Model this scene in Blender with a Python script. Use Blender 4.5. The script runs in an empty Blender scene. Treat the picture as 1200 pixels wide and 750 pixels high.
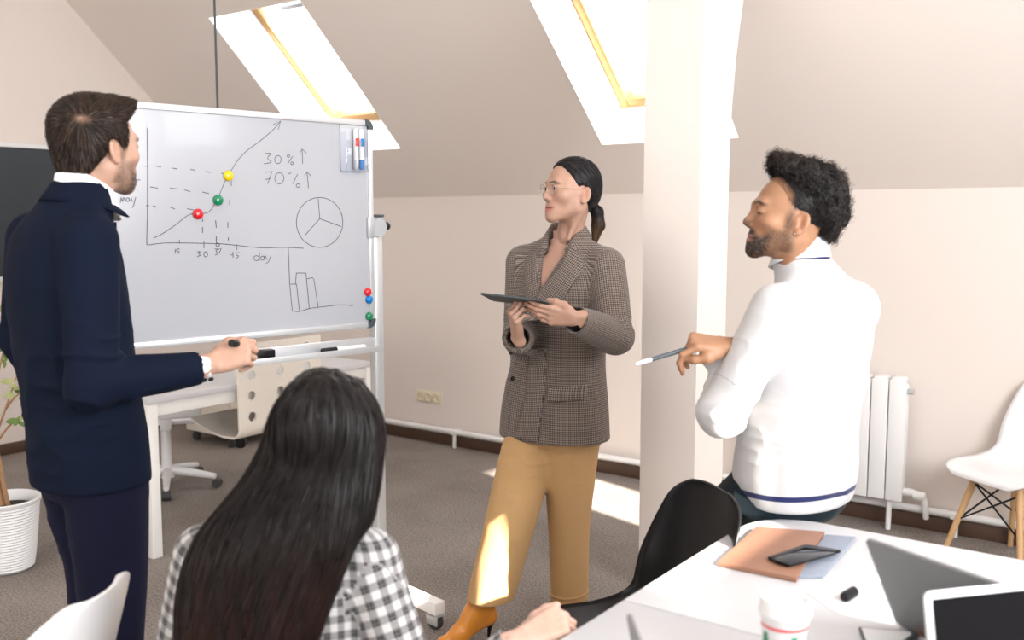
import bpy, bmesh, math, random
import numpy as np
from mathutils import Vector, Matrix

# ------------------------------------------------------------------ camera, world, light, exposure
FPX = 1150.0                                  # focal length in pixels of the 1200x750 frame
PITCH = math.atan(120 / FPX)
CAMH = 1.55
scene = bpy.context.scene
COL = scene.collection
cam_d = bpy.data.cameras.new('camera')
cam_d.sensor_width = 36.0
cam_d.lens = 36.0 * FPX / 1200.0
cam_d.clip_start = 0.05
cam_d.dof.use_dof = True
cam_d.dof.focus_distance = 3.55
cam_d.dof.aperture_fstop = 2.6
cam = bpy.data.objects.new('camera', cam_d)
cam.location = (0, 0, CAMH)
cam.rotation_euler = (math.pi / 2 - PITCH, 0, 0)
COL.objects.link(cam)
scene.camera = cam
scene.view_settings.view_transform = 'Standard'
scene.view_settings.look = 'None'
scene.view_settings.gamma = 1.0
scene.view_settings.use_curve_mapping = False
scene.view_settings.exposure = 0.14

# room axes: U along the back wall (to the right and towards the camera), V towards the back wall
TH = math.atan2(-.59, .807)
U = np.array([math.cos(TH), math.sin(TH), 0.0])
V = np.array([-U[1], U[0], 0.0])
ZZ = np.array([0, 0, 1.0])
def uvz(u, v, z=0.0): return U * u + V * v + ZZ * z

world = bpy.data.worlds.new('sky'); scene.world = world
world.use_nodes = True
bg = world.node_tree.nodes['Background']
bg.inputs[0].default_value = (0.93, 0.97, 1.0, 1)
bg.inputs[1].default_value = 7.5

SUN_T = 0.50
sun_dir = -.964 * U + .266 * V - SUN_T * ZZ          # direction the light travels
sd = bpy.data.lights.new('sun', 'SUN'); sd.energy = 38.0; sd.angle = math.radians(.6); sd.color = (1.0, .93, .82)
so = bpy.data.objects.new('sun', sd); COL.objects.link(so)
so.rotation_euler = Vector(-sun_dir).to_track_quat('Z', 'Y').to_euler()

def area(name, loc, target, sx, sy, power, col=(1, 1, 1)):
    d = bpy.data.lights.new(name, 'AREA'); d.shape = 'RECTANGLE'; d.size = sx; d.size_y = sy; d.energy = power; d.color = col
    o = bpy.data.objects.new(name, d); COL.objects.link(o); o.location = loc
    o.rotation_euler = Vector(np.array(loc) - np.array(target)).to_track_quat('Z', 'Y').to_euler()
    return o
# added area lamps inside the walls: a gable daylight panel and two fills
area('daylight_panel_gable', uvz(1.5, 1.6, 2.1), uvz(-3, 2.4, 1.5), 2.6, 1.6, 175, (.96, .98, 1))  # added panel for the gable window light, wider than the openings
area('fill_front', uvz(-2.2, -2.3, 1.2), uvz(-2.4, 4, 2.0), 5.0, 1.7, 82, (1, .98, .95))  # added fill behind the camera; the front wall has no window
area('fill_roof', uvz(-2.4, -0.2, 3.55), uvz(-2.4, 2.6, .6), 4.4, 1.4, 35, (1, .985, .96))  # added fill below the front slope, which has no roof window

# ------------------------------------------------------------------ photograph geometry helpers
_F = np.array([0, math.cos(PITCH), -math.sin(PITCH)]); _U = np.array([0, math.sin(PITCH), math.cos(PITCH)])
CAM = np.array([0, 0, CAMH])
def _ray(x, y): return _F * FPX + np.array([1., 0, 0]) * (x - 600) + _U * (375 - y)
def P(x, y, Y):                                # point seen at (x, y) that stands Y metres in front of the camera
    d = _ray(x, y); return CAM + d * (Y / d[1])
def Pz(x, y, z):                               # point seen at (x, y) at height z
    d = _ray(x, y); return CAM + d * ((z - CAMH) / d[2])
def Pp(x, y, n, o):
    d = _ray(x, y); return CAM + d * (np.dot(n, np.array(o) - CAM) / np.dot(n, d))

# ------------------------------------------------------------------ materials
def mat(name, col, rough=.5, metal=0.0, spec=.5, coat=0.0, noise=None, bump=None, sheen=0.0, sss=0.0, emit=None):
    m = bpy.data.materials.new(name); m.use_nodes = True
    nt = m.node_tree; b = nt.nodes['Principled BSDF']
    b.inputs['Base Color'].default_value = (*col, 1); b.inputs['Roughness'].default_value = rough
    b.inputs['Metallic'].default_value = metal; b.inputs['Specular IOR Level'].default_value = spec
    b.inputs['Coat Weight'].default_value = coat; b.inputs['Sheen Weight'].default_value = sheen
    if sss:
        b.inputs['Subsurface Weight'].default_value = sss; b.inputs['Subsurface Radius'].default_value = (.012, .005, .003); b.inputs['Subsurface Scale'].default_value = 1.0
    if noise:                                   # (scale, amount, detail)
        tc = nt.nodes.new('ShaderNodeTexCoord'); n = nt.nodes.new('ShaderNodeTexNoise')
        n.inputs['Scale'].default_value = noise[0]; n.inputs['Detail'].default_value = noise[2] if len(noise) > 2 else 4
        nt.links.new(tc.outputs['Object'], n.inputs['Vector'])
        mx = nt.nodes.new('ShaderNodeMix'); mx.data_type = 'RGBA'
        mx.inputs[6].default_value = (*[c * (1 - noise[1]) for c in col], 1); mx.inputs[7].default_value = (*[min(1, c * (1 + noise[1])) for c in col], 1)
        nt.links.new(n.outputs['Fac'], mx.inputs[0]); nt.links.new(mx.outputs[2], b.inputs['Base Color'])
    if bump:                                    # (scale, strength, distance)
        tc = nt.nodes.new('ShaderNodeTexCoord'); n = nt.nodes.new('ShaderNodeTexNoise')
        n.inputs['Scale'].default_value = bump[0]; n.inputs['Detail'].default_value = 5
        nt.links.new(tc.outputs['Object'], n.inputs['Vector'])
        bp = nt.nodes.new('ShaderNodeBump'); bp.inputs['Strength'].default_value = bump[1]; bp.inputs['Distance'].default_value = bump[2]
        nt.links.new(n.outputs['Fac'], bp.inputs['Height']); nt.links.new(bp.outputs[0], b.inputs['Normal'])
    if emit:
        b.inputs['Emission Color'].default_value = (*emit[0], 1); b.inputs['Emission Strength'].default_value = emit[1]
    return m
def attr_mat(name, rough=.5, spec=.5, sss=0.0, sheen=0.0, attr='Col', bump=None):
    m = mat(name, (.5, .5, .5), rough, spec=spec, sss=sss, sheen=sheen, bump=bump)
    nt = m.node_tree; a = nt.nodes.new('ShaderNodeAttribute'); a.attribute_name = attr
    nt.links.new(a.outputs['Color'], nt.nodes['Principled BSDF'].inputs['Base Color'])
    return m
def srgb(r, g, b): return tuple(((c / 255) / 12.92 if c / 255 <= .04045 else ((c / 255 + .055) / 1.055) ** 2.4) for c in (r, g, b))
def glass_mat(name, tint=(1, 1, 1), refl=.08):
    m = bpy.data.materials.new(name); m.use_nodes = True; nt = m.node_tree; nt.nodes.clear()
    o = nt.nodes.new('ShaderNodeOutputMaterial'); t = nt.nodes.new('ShaderNodeBsdfTransparent'); t.inputs[0].default_value = (*tint, 1)
    g = nt.nodes.new('ShaderNodeBsdfGlossy'); g.inputs['Roughness'].default_value = .03
    mx = nt.nodes.new('ShaderNodeMixShader'); mx.inputs[0].default_value = refl
    nt.links.new(t.outputs[0], mx.inputs[1]); nt.links.new(g.outputs[0], mx.inputs[2]); nt.links.new(mx.outputs[0], o.inputs[0])
    return m

M = {}
M['wall'] = mat('wall_paint', (.80, .725, .675), .85, spec=.2, noise=(1.2, .015), bump=(60, .06, .002))
M['reveal'] = mat('white_paint', (.86, .86, .86), .6, spec=.3)
M['white'] = mat('white_plastic', (.82, .82, .83), .35)
M['desk'] = mat('white_laminate', (.60, .60, .62), .35, spec=.5, noise=(3, .01))
M['desk2'] = mat('white_lacquer', (.83, .82, .79), .4)
M['cream'] = mat('cream_laminate', (.80, .74, .66), .5)
M['black'] = mat('black_plastic', (.008, .008, .010), .35, spec=.25)
M['blackshell'] = mat('black_shell', (.005, .005, .006), .32, spec=.3)
M['alu'] = mat('aluminium', (.66, .68, .70), .38, metal=.45)
M['alupaint'] = mat('grey_metal', (.50, .52, .54), .4, metal=.35)
M['whitemetal'] = mat('white_metal', (.86, .86, .86), .35)
M['dgrey'] = mat('dark_grey_plastic', (.05, .065, .075), .5)
M['board'] = mat('board_enamel', (.43, .443, .48), .16, spec=.5, coat=.3)
M['ink'] = mat('marker_ink', (.07, .075, .085), .6)
M['wood'] = mat('pine_sash', (.40, .215, .07), .5, noise=(9, .12))
M['beech'] = mat('beech_leg', (.62, .38, .19), .45, noise=(14, .15))
M['socket'] = mat('beige_socket', (.80, .72, .55), .4)
M['hole'] = mat('socket_hole', (.30, .25, .18), .6)
M['skirt'] = mat('brown_skirting', (.085, .045, .028), .5, noise=(8, .2))
M['slate'] = mat('slate_board', (.022, .032, .042), .45, noise=(6, .08))
M['steel'] = mat('black_steel', (.015, .015, .015), .4, metal=.4)
M['glass'] = glass_mat('window_glass')
M['acrylic'] = glass_mat('clear_acrylic', (.95, .96, .98), .06)
M['tyre'] = mat('caster_rubber', (.05, .05, .05), .6)
M['leather'] = mat('brown_leather', srgb(142, 102, 82), .6, noise=(22, .12, 6), bump=(60, .15, .002))
M['felt'] = mat('grey_felt', srgb(140, 147, 160), .95, spec=.1, noise=(90, .12))
M['paper'] = mat('paper', (.84, .85, .87), .7, spec=.2)
M['print'] = mat('faint_print', (.62, .63, .66), .8)
M['screen'] = mat('dark_glass', (.004, .0045, .006), .06, spec=.3)
M['spacegrey'] = mat('space_grey_aluminium', (.22, .225, .235), .5, metal=.4)
M['logo'] = mat('grey_mirror', (.16, .16, .17), .2, metal=.8)
M['silver'] = mat('silver_frame', (.78, .79, .80), .3, metal=.3)
for n, c in dict(red=(.72, .01, .02), green=(.005, .22, .09), yellow=(.80, .55, .0), blue=(.0, .19, .55), redtxt=(.8, .03, .03)).items():
    M[n] = mat('magnet_' + n, c, .22, coat=.4)
M['soil'] = mat('potting_soil', (.035, .022, .014), .95, noise=(60, .5), bump=(80, .6, .01))
M['bark'] = mat('bark', (.36, .20, .10), .8, noise=(40, .3), bump=(60, .5, .004))
M['leaf'] = mat('leaf', (.13, .22, .05), .5, noise=(25, .25))
M['leaf2'] = mat('pale_leaf', (.42, .46, .20), .5, noise=(25, .25))
M['lid'] = mat('cup_lid', (.84, .83, .84), .35)
M['cup'] = mat('paper_cup', (.82, .81, .80), .55)
M['copper'] = mat('copper_tip', (.72, .36, .22), .3, metal=.6)
# carpet
def carpet():
    m = mat('carpet', (.2, .17, .15), .97, spec=.08)
    nt = m.node_tree; b = nt.nodes['Principled BSDF']
    tc = nt.nodes.new('ShaderNodeTexCoord')
    n1 = nt.nodes.new('ShaderNodeTexNoise'); n1.inputs['Scale'].default_value = 110; n1.inputs['Detail'].default_value = 3
    n2 = nt.nodes.new('ShaderNodeTexNoise'); n2.inputs['Scale'].default_value = 2.2; n2.inputs['Detail'].default_value = 4
    for n in (n1, n2): nt.links.new(tc.outputs['Object'], n.inputs['Vector'])
    ad = nt.nodes.new('ShaderNodeMath'); ad.operation = 'MULTIPLY_ADD'; ad.inputs[1].default_value = .75; nt.links.new(n1.outputs['Fac'], ad.inputs[0])
    s2 = nt.nodes.new('ShaderNodeMath'); s2.operation = 'MULTIPLY'; s2.inputs[1].default_value = .25; nt.links.new(n2.outputs['Fac'], s2.inputs[0]); nt.links.new(s2.outputs[0], ad.inputs[2])
    r = nt.nodes.new('ShaderNodeValToRGB'); r.color_ramp.elements[0].position = .36; r.color_ramp.elements[1].position = .66
    r.color_ramp.elements[0].color = (.165, .142, .128, 1); r.color_ramp.elements[1].color = (.37, .33, .30, 1)
    nt.links.new(ad.outputs[0], r.inputs[0]); nt.links.new(r.outputs[0], b.inputs['Base Color'])
    bp = nt.nodes.new('ShaderNodeBump'); bp.inputs['Strength'].default_value = .5; bp.inputs['Distance'].default_value = .006
    nt.links.new(n1.outputs['Fac'], bp.inputs['Height']); nt.links.new(bp.outputs[0], b.inputs['Normal'])
    return m
M['carpet'] = carpet()

# ------------------------------------------------------------------ object helpers
def mesh_obj(name, verts, faces, m, parent=None, smooth=False, mats=None, fmat=None):
    me = bpy.data.meshes.new(name)
    verts = np.asarray(verts, np.float32)
    if isinstance(faces, np.ndarray):
        k = faces.shape[1]; nf = len(faces)
        me.vertices.add(len(verts)); me.vertices.foreach_set('co', verts.ravel())
        me.loops.add(nf * k); me.loops.foreach_set('vertex_index', faces.astype(np.int32).ravel())
        me.polygons.add(nf); me.polygons.foreach_set('loop_start', np.arange(0, nf * k, k, dtype=np.int32))
        me.update(calc_edges=True)
    else:
        me.from_pydata([tuple(v) for v in verts], [], faces); me.update()
    if mats:
        for q in mats: me.materials.append(q)
    else: me.materials.append(m)
    if fmat is not None: me.polygons.foreach_set('material_index', np.asarray(fmat, np.int32))
    if smooth: me.polygons.foreach_set('use_smooth', np.ones(len(me.polygons), bool))
    o = bpy.data.objects.new(name, me); COL.objects.link(o)
    if parent is not None: o.parent = parent
    return o
def tag(o, label=None, cat=None, group=None, kind=None):
    if label: o['label'] = label
    if cat: o['category'] = cat
    if group: o['group'] = group
    if kind: o['kind'] = kind
    return o
def empty(name, loc, rz=0.0, label=None, cat=None, group=None, kind=None):
    o = bpy.data.objects.new(name, None); COL.objects.link(o); o.location = loc; o.rotation_euler = (0, 0, rz); o.empty_display_size = .1
    return tag(o, label, cat, group, kind)
class MB:
    def __init__(s): s.bm = bmesh.new()
    def _add(s, b2):
        me = bpy.data.meshes.new('tmp'); b2.to_mesh(me); b2.free(); s.bm.from_mesh(me); bpy.data.meshes.remove(me)
    def box(s, lo, hi, bev=0.0, seg=2, T=None):
        b = bmesh.new(); bmesh.ops.create_cube(b, size=1)
        lo = Vector(lo); hi = Vector(hi)
        for v in b.verts: v.co = Vector([lo[i] + (v.co[i] + .5) * (hi[i] - lo[i]) for i in range(3)])
        if bev > 0: bmesh.ops.bevel(b, geom=list(b.edges), offset=bev, segments=seg, affect='EDGES', profile=.5)
        if T is not None: bmesh.ops.transform(b, matrix=T, verts=b.verts)
        s._add(b); return s
    def tube(s, pts, r, n=10, caps=True):
        pts = [Vector(p) for p in pts]; rs = r if hasattr(r, '__len__') else [r] * len(pts)
        b = bmesh.new(); rings = []; prev = None
        for i, p in enumerate(pts):
            t = (pts[min(i + 1, len(pts) - 1)] - pts[max(i - 1, 0)]).normalized()
            if prev is None:
                a = t.orthogonal().normalized()
            else:
                a = (prev - t * prev.dot(t)).normalized()
            prev = a; c = t.cross(a)
            rings.append([b.verts.new(p + (a * math.cos(2 * math.pi * k / n) + c * math.sin(2 * math.pi * k / n)) * rs[i]) for k in range(n)])
        for r0, r1 in zip(rings, rings[1:]):
            for k in range(n): b.faces.new((r0[k], r0[(k + 1) % n], r1[(k + 1) % n], r1[k]))
        if caps: b.faces.new(rings[0][::-1]); b.faces.new(rings[-1])
        for f in b.faces: f.smooth = len(f.verts) == 4
        s._add(b); return s
    def lathe(s, prof, n=24, T=None):
        b = bmesh.new(); rings = []
        for (r, z) in prof:
            if r < 1e-6: rings.append([b.verts.new((0, 0, z))])
            else: rings.append([b.verts.new((r * math.cos(2 * math.pi * k / n), r * math.sin(2 * math.pi * k / n), z)) for k in range(n)])
        for a, c in zip(rings, rings[1:]):
            for k in range(n):
                if len(a) == 1 and len(c) == 1: continue
                if len(a) == 1: f = b.faces.new((a[0], c[k], c[(k + 1) % n])) if False else b.faces.new((a[0], c[(k + 1) % n], c[k]))
                elif len(c) == 1: f = b.faces.new((a[k], a[(k + 1) % n], c[0]))
                else: f = b.faces.new((a[k], a[(k + 1) % n], c[(k + 1) % n], c[k]))
                f.smooth = True
        if T is not None: bmesh.ops.transform(b, matrix=T, verts=b.verts)
        s._add(b); return s
    def prism(s, poly, z0, z1, bev=0.0, T=None):
        b = bmesh.new()
        vs = [b.verts.new((x, y, z0)) for x, y in poly]; f = b.faces.new(vs)
        r = bmesh.ops.extrude_face_region(b, geom=[f])
        for v in r['geom']:
            if isinstance(v, bmesh.types.BMVert): v.co.z = z1
        bmesh.ops.recalc_face_normals(b, faces=b.faces)
        if bev > 0: bmesh.ops.bevel(b, geom=[e for e in b.edges if abs(e.verts[0].co.z - e.verts[1].co.z) < 1e-6], offset=bev, segments=2, affect='EDGES', profile=.5)
        if T is not None: bmesh.ops.transform(b, matrix=T, verts=b.verts)
        s._add(b); return s
    def quads(s, verts, faces, smooth=False):
        b = bmesh.new(); vs = [b.verts.new(tuple(v)) for v in verts]
        for f in faces: b.faces.new([vs[i] for i in f]).smooth = smooth
        s._add(b); return s
    def build(s, name, m, parent=None, loc=None):
        bmesh.ops.recalc_face_normals(s.bm, faces=s.bm.faces) if False else None
        me = bpy.data.meshes.new(name); s.bm.to_mesh(me); s.bm.free(); me.materials.append(m); me.set_sharp_from_angle(angle=math.radians(42))
        o = bpy.data.objects.new(name, me); COL.objects.link(o)
        if parent is not None: o.parent = parent
        if loc is not None: o.location = loc
        return o
def frame(origin, x, y=None, z=(0, 0, 1)):      # 4x4 from origin and axes
    x = Vector(x).normalized(); z = Vector(z)
    if y is None: y = z.cross(x).normalized(); z = x.cross(y).normalized()
    else: y = Vector(y).normalized(); z = x.cross(y).normalized()
    m = Matrix.Identity(4)
    for i in range(3): m[i][0] = x[i]; m[i][1] = y[i]; m[i][2] = z[i]; m[i][3] = origin[i]
    return m
def copy_tree(o, parent=None):
    c = o.copy(); COL.objects.link(c); c.parent = parent
    for ch in list(o.children): copy_tree(ch, c)
    return c
ROOM = frame((0, 0, 0), U)                      # local x = U, local y = V
RZ = TH

# ------------------------------------------------------------------ the room
UL, UR, VB, VF, KN, SL = -6.42, 1.75, 5.08, -2.6, 1.69, .95
AS = math.atan(SL); CA, SA = math.cos(AS), math.sin(AS)
VR = (VB + VF) / 2; ZR = KN + SL * (VB - VR)
def struct(name, mb, m, parent=None):
    o = mb.build(name, m, parent); o.matrix_world = ROOM
    if parent is None: o['kind'] = 'structure'
    return o
struct('floor', MB().box((UL - .2, VF - .2, -.15), (UR + .2, VB + .2, 0)), M['carpet'])
struct('wall_back', MB().box((UL - .2, VB, 0), (UR + .2, VB + .25, KN + .1)), M['wall'])
struct('wall_front', MB().box((UL - .2, VF - .25, 0), (UR + .2, VF, KN + .1)), M['wall'])
gable = [(VF, 0), (VB, 0), (VB, KN), (VR, ZR), (VF, KN)]
Tg = lambda u: Matrix(((0, 0, 1, u), (1, 0, 0, 0), (0, 1, 0, 0), (0, 0, 0, 1)))
struct('wall_left', MB().prism(gable, -.2, 0, T=Tg(UL)), M['wall'])
# right gable with two openings for the low sun
def gable_with_openings(u, openings):
    # cells between sorted v and z cuts, each a slab, leaving the openings free
    mb = MB()
    vs = sorted({VF, VB, *[o[0] for o in openings], *[o[1] for o in openings]})
    prof = lambda v: KN + SL * min(VB - v, v - VF)
    for a, b in zip(vs, vs[1:]):
        op = [o for o in openings if o[0] <= a + 1e-6 and o[1] >= b - 1e-6]
        z1 = 0
        if op: mb.box((u, a, 0), (u + .2, b, op[0][2])); z1 = op[0][3]
        pts = [(a, z1), (b, z1), (b, prof(b))] + ([(VR, ZR)] if a < VR < b else []) + [(a, prof(a))]
        mb.prism(pts, 0, .2, T=Tg(u))
    return mb
OPEN = [(3.10, 3.62, 2.09, 2.86), (1.05, 1.74, 2.12, 2.60)]
struct('wall_right', gable_with_openings(UR, OPEN), M['wall'])
# ceiling slopes
def slope_pt(u, s, d=0.0):                      # back slope: s metres up the slope, d outward
    return (u, VB - s * CA + d * SA, KN + s * SA + d * CA)
SLEN = (VB - VR) / CA
SKY = [(-5.20, -4.37, .445, 1.585), (-2.88, -2.07, .39, 1.53)]
DEP = .33
def ceiling_back():
    us = sorted({UL - .1, UR + .1, *[k for s in SKY for k in s[:2]]}); ss = sorted({0, SLEN, *[k for s in SKY for k in s[2:]]})
    mb = MB()
    for d, flip in ((0, False), (DEP + .02, True)):
        for a, b in zip(us, us[1:]):
            for c, e in zip(ss, ss[1:]):
                if any(s[0] <= a + 1e-6 and s[1] >= b - 1e-6 and s[2] <= c + 1e-6 and s[3] >= e - 1e-6 for s in SKY): continue
                q = [slope_pt(a, c, d), slope_pt(b, c, d), slope_pt(b, e, d), slope_pt(a, e, d)]
                mb.quads(q, [(0, 1, 2, 3)] if not flip else [(3, 2, 1, 0)])
    return mb
cb = struct('ceiling', ceiling_back(), M['wall'])
fs = MB().quads([(UL - .1, VF, KN), (UR + .1, VF, KN), (UR + .1, VR, ZR), (UL - .1, VR, ZR), (UL - .1, VF - .1, KN + .1), (UR + .1, VF - .1, KN + .1), (UR + .1, VR, ZR + .14), (UL - .1, VR, ZR + .14)], [(0, 1, 2, 3), (7, 6, 5, 4)])
struct('front_slope', fs, M['wall'], None).name = 'ceiling_front'
for i, (a, b, c, e) in enumerate(SKY):
    w = empty('window_%d' % (i + 1), (0, 0, 0), kind='structure'); w.matrix_world = ROOM
    mb = MB()
    for (p, q) in (((a, c), (b, c)), ((b, c), (b, e)), ((b, e), (a, e)), ((a, e), (a, c))):
        mb.quads([slope_pt(*p, -.004), slope_pt(*q, -.004), slope_pt(*q, DEP), slope_pt(*p, DEP)], [(0, 1, 2, 3)])
    mb.build('reveal', M['reveal'], w)
    # sash frame: pine members sitting at the outer end of the reveal
    T = Matrix(((1, 0, 0, 0), (0, -CA, SA, VB), (0, SA, CA, KN), (0, 0, 0, 1)))
    for (lo, hi) in (((a, c, DEP - .03), (a + .055, e, DEP + .05)), ((b - .055, c, DEP - .03), (b, e, DEP + .05)), ((a + .055, c, DEP - .03), (b - .055, c + .06, DEP + .05)), ((a + .055, e - .06, DEP - .03), (b - .055, e, DEP + .05))):
        MB().box(lo, hi, .006, T=T).build('sash_rail', M['wood'], w)
    MB().box((a + .055, c + .06, DEP + .01), (b - .055, e - .06, DEP + .018), T=T).build('pane', M['glass'], w)
    MB().box((a + .3, e - .20, DEP - .06), (b - .3, e - .17, DEP - .03), .006, T=T).build('handle', M['alupaint'], w)
for i, (v0, v1, z0, z1) in enumerate(OPEN):
    w = empty('window_%d' % (i + 3), (0, 0, 0), kind='structure'); w.matrix_world = ROOM
    for lo, hi in (((UR + .05, v0, z0), (UR + .11, v0 + .03, z1)), ((UR + .05, v1 - .03, z0), (UR + .11, v1, z1)), ((UR + .05, v0 + .03, z0), (UR + .11, v1 - .03, z0 + .03)), ((UR + .05, v0 + .03, z1 - .03), (UR + .11, v1 - .03, z1))):
        MB().box(lo, hi, .004).build('frame_rail', M['reveal'], w)
    MB().box((UR + .075, v0 + .03, z0 + .03), (UR + .083, v1 - .03, z1 - .03)).build('pane', M['glass'], w)
# skirting
struct('baseboard_back', MB().box((UL, VB - .018, 0), (UR, VB, .075), .004), M['skirt'])
struct('baseboard_left', MB().box((UL, VF, 0), (UL + .018, VB - .018, .075), .004), M['skirt'])

# free-standing arched post
pc = Pz(748, 690, 0)
pu, pv = float(pc @ U), float(pc @ V)
PW, PD = .245, .27
def pillar():
    mb = MB(); zt = KN + SL * (VB - pv) - .02
    # side profile in (v, z): straight shaft, then the far side sweeps towards the back slope
    pts = [(0, 0), (PD, 0), (PD, 1.72)]
    R = 2.5
    for k in range(1, 13):
        z = 1.72 + k * .1; dz = z - 1.72; off = R - math.sqrt(max(R * R - dz * dz, 0)); pts.append((PD + off, z))
    zl, vl = pts[-1][1], pts[-1][0]
    zt2 = KN + SL * (VB - (pv + vl))
    pts += [(vl, max(zl + .01, min(zt2, 4.5))), (0, KN + SL * (VB - pv))]
    T = Matrix(((0, 0, 1, 0), (1, 0, 0, 0), (0, 1, 0, 0), (0, 0, 0, 1)))
    mb.prism(pts, 0, PW, T=T)
    return mb
pil = pillar().build('wall_pillar', M['wall']); pil.matrix_world = frame(uvz(pu, pv), U); pil['kind'] = 'structure'
# ------------------------------------------------------------------ heating pipe, radiator, socket, dark board
pipe = empty('heating_pipe', uvz(-2, VB - .05, .11), RZ, 'thin white heating pipe running low along the back wall', 'pipe')
MB().tube([(-3.9, 0, 0), (3.6, 0, 0)], .018, 12).build('pipe_run', M['whitemetal'], pipe)
for x in (-2.16, -.6, 1.0, 2.3):
    MB().tube([(x, 0, 0), (x, 0, -.11)], .012, 8).box((x - .025, -.02, -.02), (x + .025, .05, .012), .004).build('pipe_bracket', M['whitemetal'], pipe)
rr = Pp(1040, 560, V, V * (VB - .11)); ru = float(rr @ U)
rad = empty('radiator', uvz(ru + .045, VB - .12, -.04), RZ, 'white sectional column radiator on the back wall behind the man in white', 'radiator')
for k in range(9):
    x = -.085 * k
    mb = MB().box((x - .040, -.045, .20), (x + .040, -.030, .80), .006).box((x - .036, -.03, .22), (x + .036, .045, .785), .012)
    mb.box((x - .032, -.04, .79), (x + .032, .04, .815), .01)
    mb.build('radiator_section', M['whitemetal'], rad)
MB().tube([(.03, 0, .745), (.065, 0, .745)], .014).build('vent_plug', M['alupaint'], rad)
MB().tube([(.03, 0, .245), (.075, 0, .245), (.10, 0, .24)], [.02, .02, .018]).lathe([(0, 0), (.022, 0), (.024, .03), (.02, .055), (0, .056)], 14, T=Matrix.Translation((.115, 0, .235)) @ Matrix.Rotation(math.pi / 2, 4, 'Y') @ Matrix.Translation((0, 0, -.03))).build('valve', M['whitemetal'], rad)
MB().tube([(.11, 0, .24), (.135, 0, .22), (.14, .03, .12)], .014).build('valve_pipe', M['whitemetal'], rad)
MB().tube([(-.03, 0, .2), (-.03, 0, .042)], .013).build('radiator_foot', M['whitemetal'], rad)
MB().tube([(-.6, 0, .2), (-.6, 0, .042)], .013).build('radiator_foot', M['whitemetal'], rad)
sp = Pp(504, 465, V, V * VB)
sok = empty('wall_socket', sp, RZ, 'beige triple wall socket low on the back wall', 'socket')
MB().box((-.115, -.012, -.04), (.115, 0, .04), .006).build('cover_plate', M['socket'], sok)
for k in (-1, 0, 1):
    o = MB().lathe([(.032, 0), (.032, .008), (.024, .008), (.022, -.004), (0, -.004)], 20, T=Matrix.Translation((k * .073, -.012, 0)) @ Matrix.Rotation(math.pi / 2, 4, 'X')).build('socket_ring', M['socket'], sok)
    for q in (-.008, .008): MB().lathe([(0, .0), (.004, .0)], 8, T=Matrix.Translation((k * .073 + q, -.0085, 0)) @ Matrix.Rotation(math.pi / 2, 4, 'X')).build('pin_hole', M['hole'], o)
db = empty('chalkboard', uvz(UL, 2.45, 1.6), RZ, 'dark slate board with white top rail on the left wall', 'board')
MB().box((0.002, -1.35, -.43), (.03, 1.55, .40)).build('slate_panel', M['slate'], db)
MB().box((0.002, -1.37, .40), (.045, 1.57, .43), .004).build('frame_rail', M['whitemetal'], db)
MB().box((0.002, -1.37, -.46), (.06, 1.57, -.43), .004).build('frame_rail', M['whitemetal'], db)
# pendant lamp cable; its small holder hangs out of sight behind the whiteboard
pt = P(253, 60, 5.3)
zc = KN + SL * (VB - float(pt @ V))
pend = empty('pendant_lamp', (pt[0], pt[1], 1.72), 0, 'thin dark pendant cable hanging from the sloped ceiling behind the whiteboard', 'lamp')
MB().tube([(0, 0, 0), (0, 0, zc - 1.72)], .006, 8).build('cable', M['dgrey'], pend)
MB().lathe([(0, 0), (.02, 0), (.022, -.05), (.018, -.07), (0, -.07)], 14).build('lamp_holder', M['dgrey'], pend)
MB().lathe([(0.012, -.07), (.03, -.10), (.032, -.12), (.02, -.15), (0, -.155)], 14).build('bulb', M['white'], pend)

# ------------------------------------------------------------------ whiteboard on its stand
BX = np.array([.723, .691, 0]); BX /= np.linalg.norm(BX); BN = np.array([BX[1], -BX[0], 0])      # BN faces the camera
YR = 3.80
BR = np.array([(437 - 600) / FPX * YR, YR, 0])
BL_, BH = 1.075, .79
zb = P(437, 383, YR)[2]; BC = BR - BX * BL_ / 2; bz = zb + BH / 2
TB = frame((BC[0], BC[1], 0), BX)
wb = empty('whiteboard', (0, 0, 0), 0, 'white magnetic board on a wheeled grey stand covered in marker charts', 'whiteboard'); wb.matrix_world = TB
hx, hz = BL_ / 2, BH / 2
MB().box((-hx + .012, -.004, bz - hz + .012), (hx - .012, .014, bz + hz - .012)).build('writing_panel', M['board'], wb)
fr = .022
for lo, hi in (((-hx + .03, -.012, bz + hz - fr), (hx - .03, .02, bz + hz)), ((-hx + .03, -.012, bz - hz), (hx - .03, .02, bz - hz + fr)), ((-hx, -.012, bz - hz + .03), (-hx + fr, .02, bz + hz - .03)), ((hx - fr, -.012, bz - hz + .03), (hx, .02, bz + hz - .03))):
    MB().box(lo, hi, .004).build('frame_rail', M['alu'], wb)
for sx in (-1, 1):
    for sz in (-1, 1):
        c = (sx * (hx - .03), bz + sz * (hz - .03)); poly = [(0, 0)]
        pts = [(c[0] + sx * .032 * math.cos(t), c[1] + sz * .032 * math.sin(t)) for t in np.linspace(0, math.pi / 2, 7)]
        ins = [(c[0] + sx * .0 , c[1] + sz * .008), (c[0] + sx * .008, c[1] + sz * .0)]
        full = pts + [(c[0] + sx * -.004, c[1] + sz * .032), (c[0] + sx * -.004, c[1] + sz * .008), (c[0] + sx * .008, c[1] + sz * .008), (c[0] + sx * .008, c[1] - sz * .004), (c[0] + sx * .032, c[1] - sz * .004)]
        T = Matrix(((1, 0, 0, 0), (0, 0, -1, 0), (0, 1, 0, 0), (0, 0, 0, 1)))
        b2 = MB().prism(full, -.022, .0135, T=T); b2.build('corner_cap', M['dgrey'], wb)
PX = hx + .028
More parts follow.
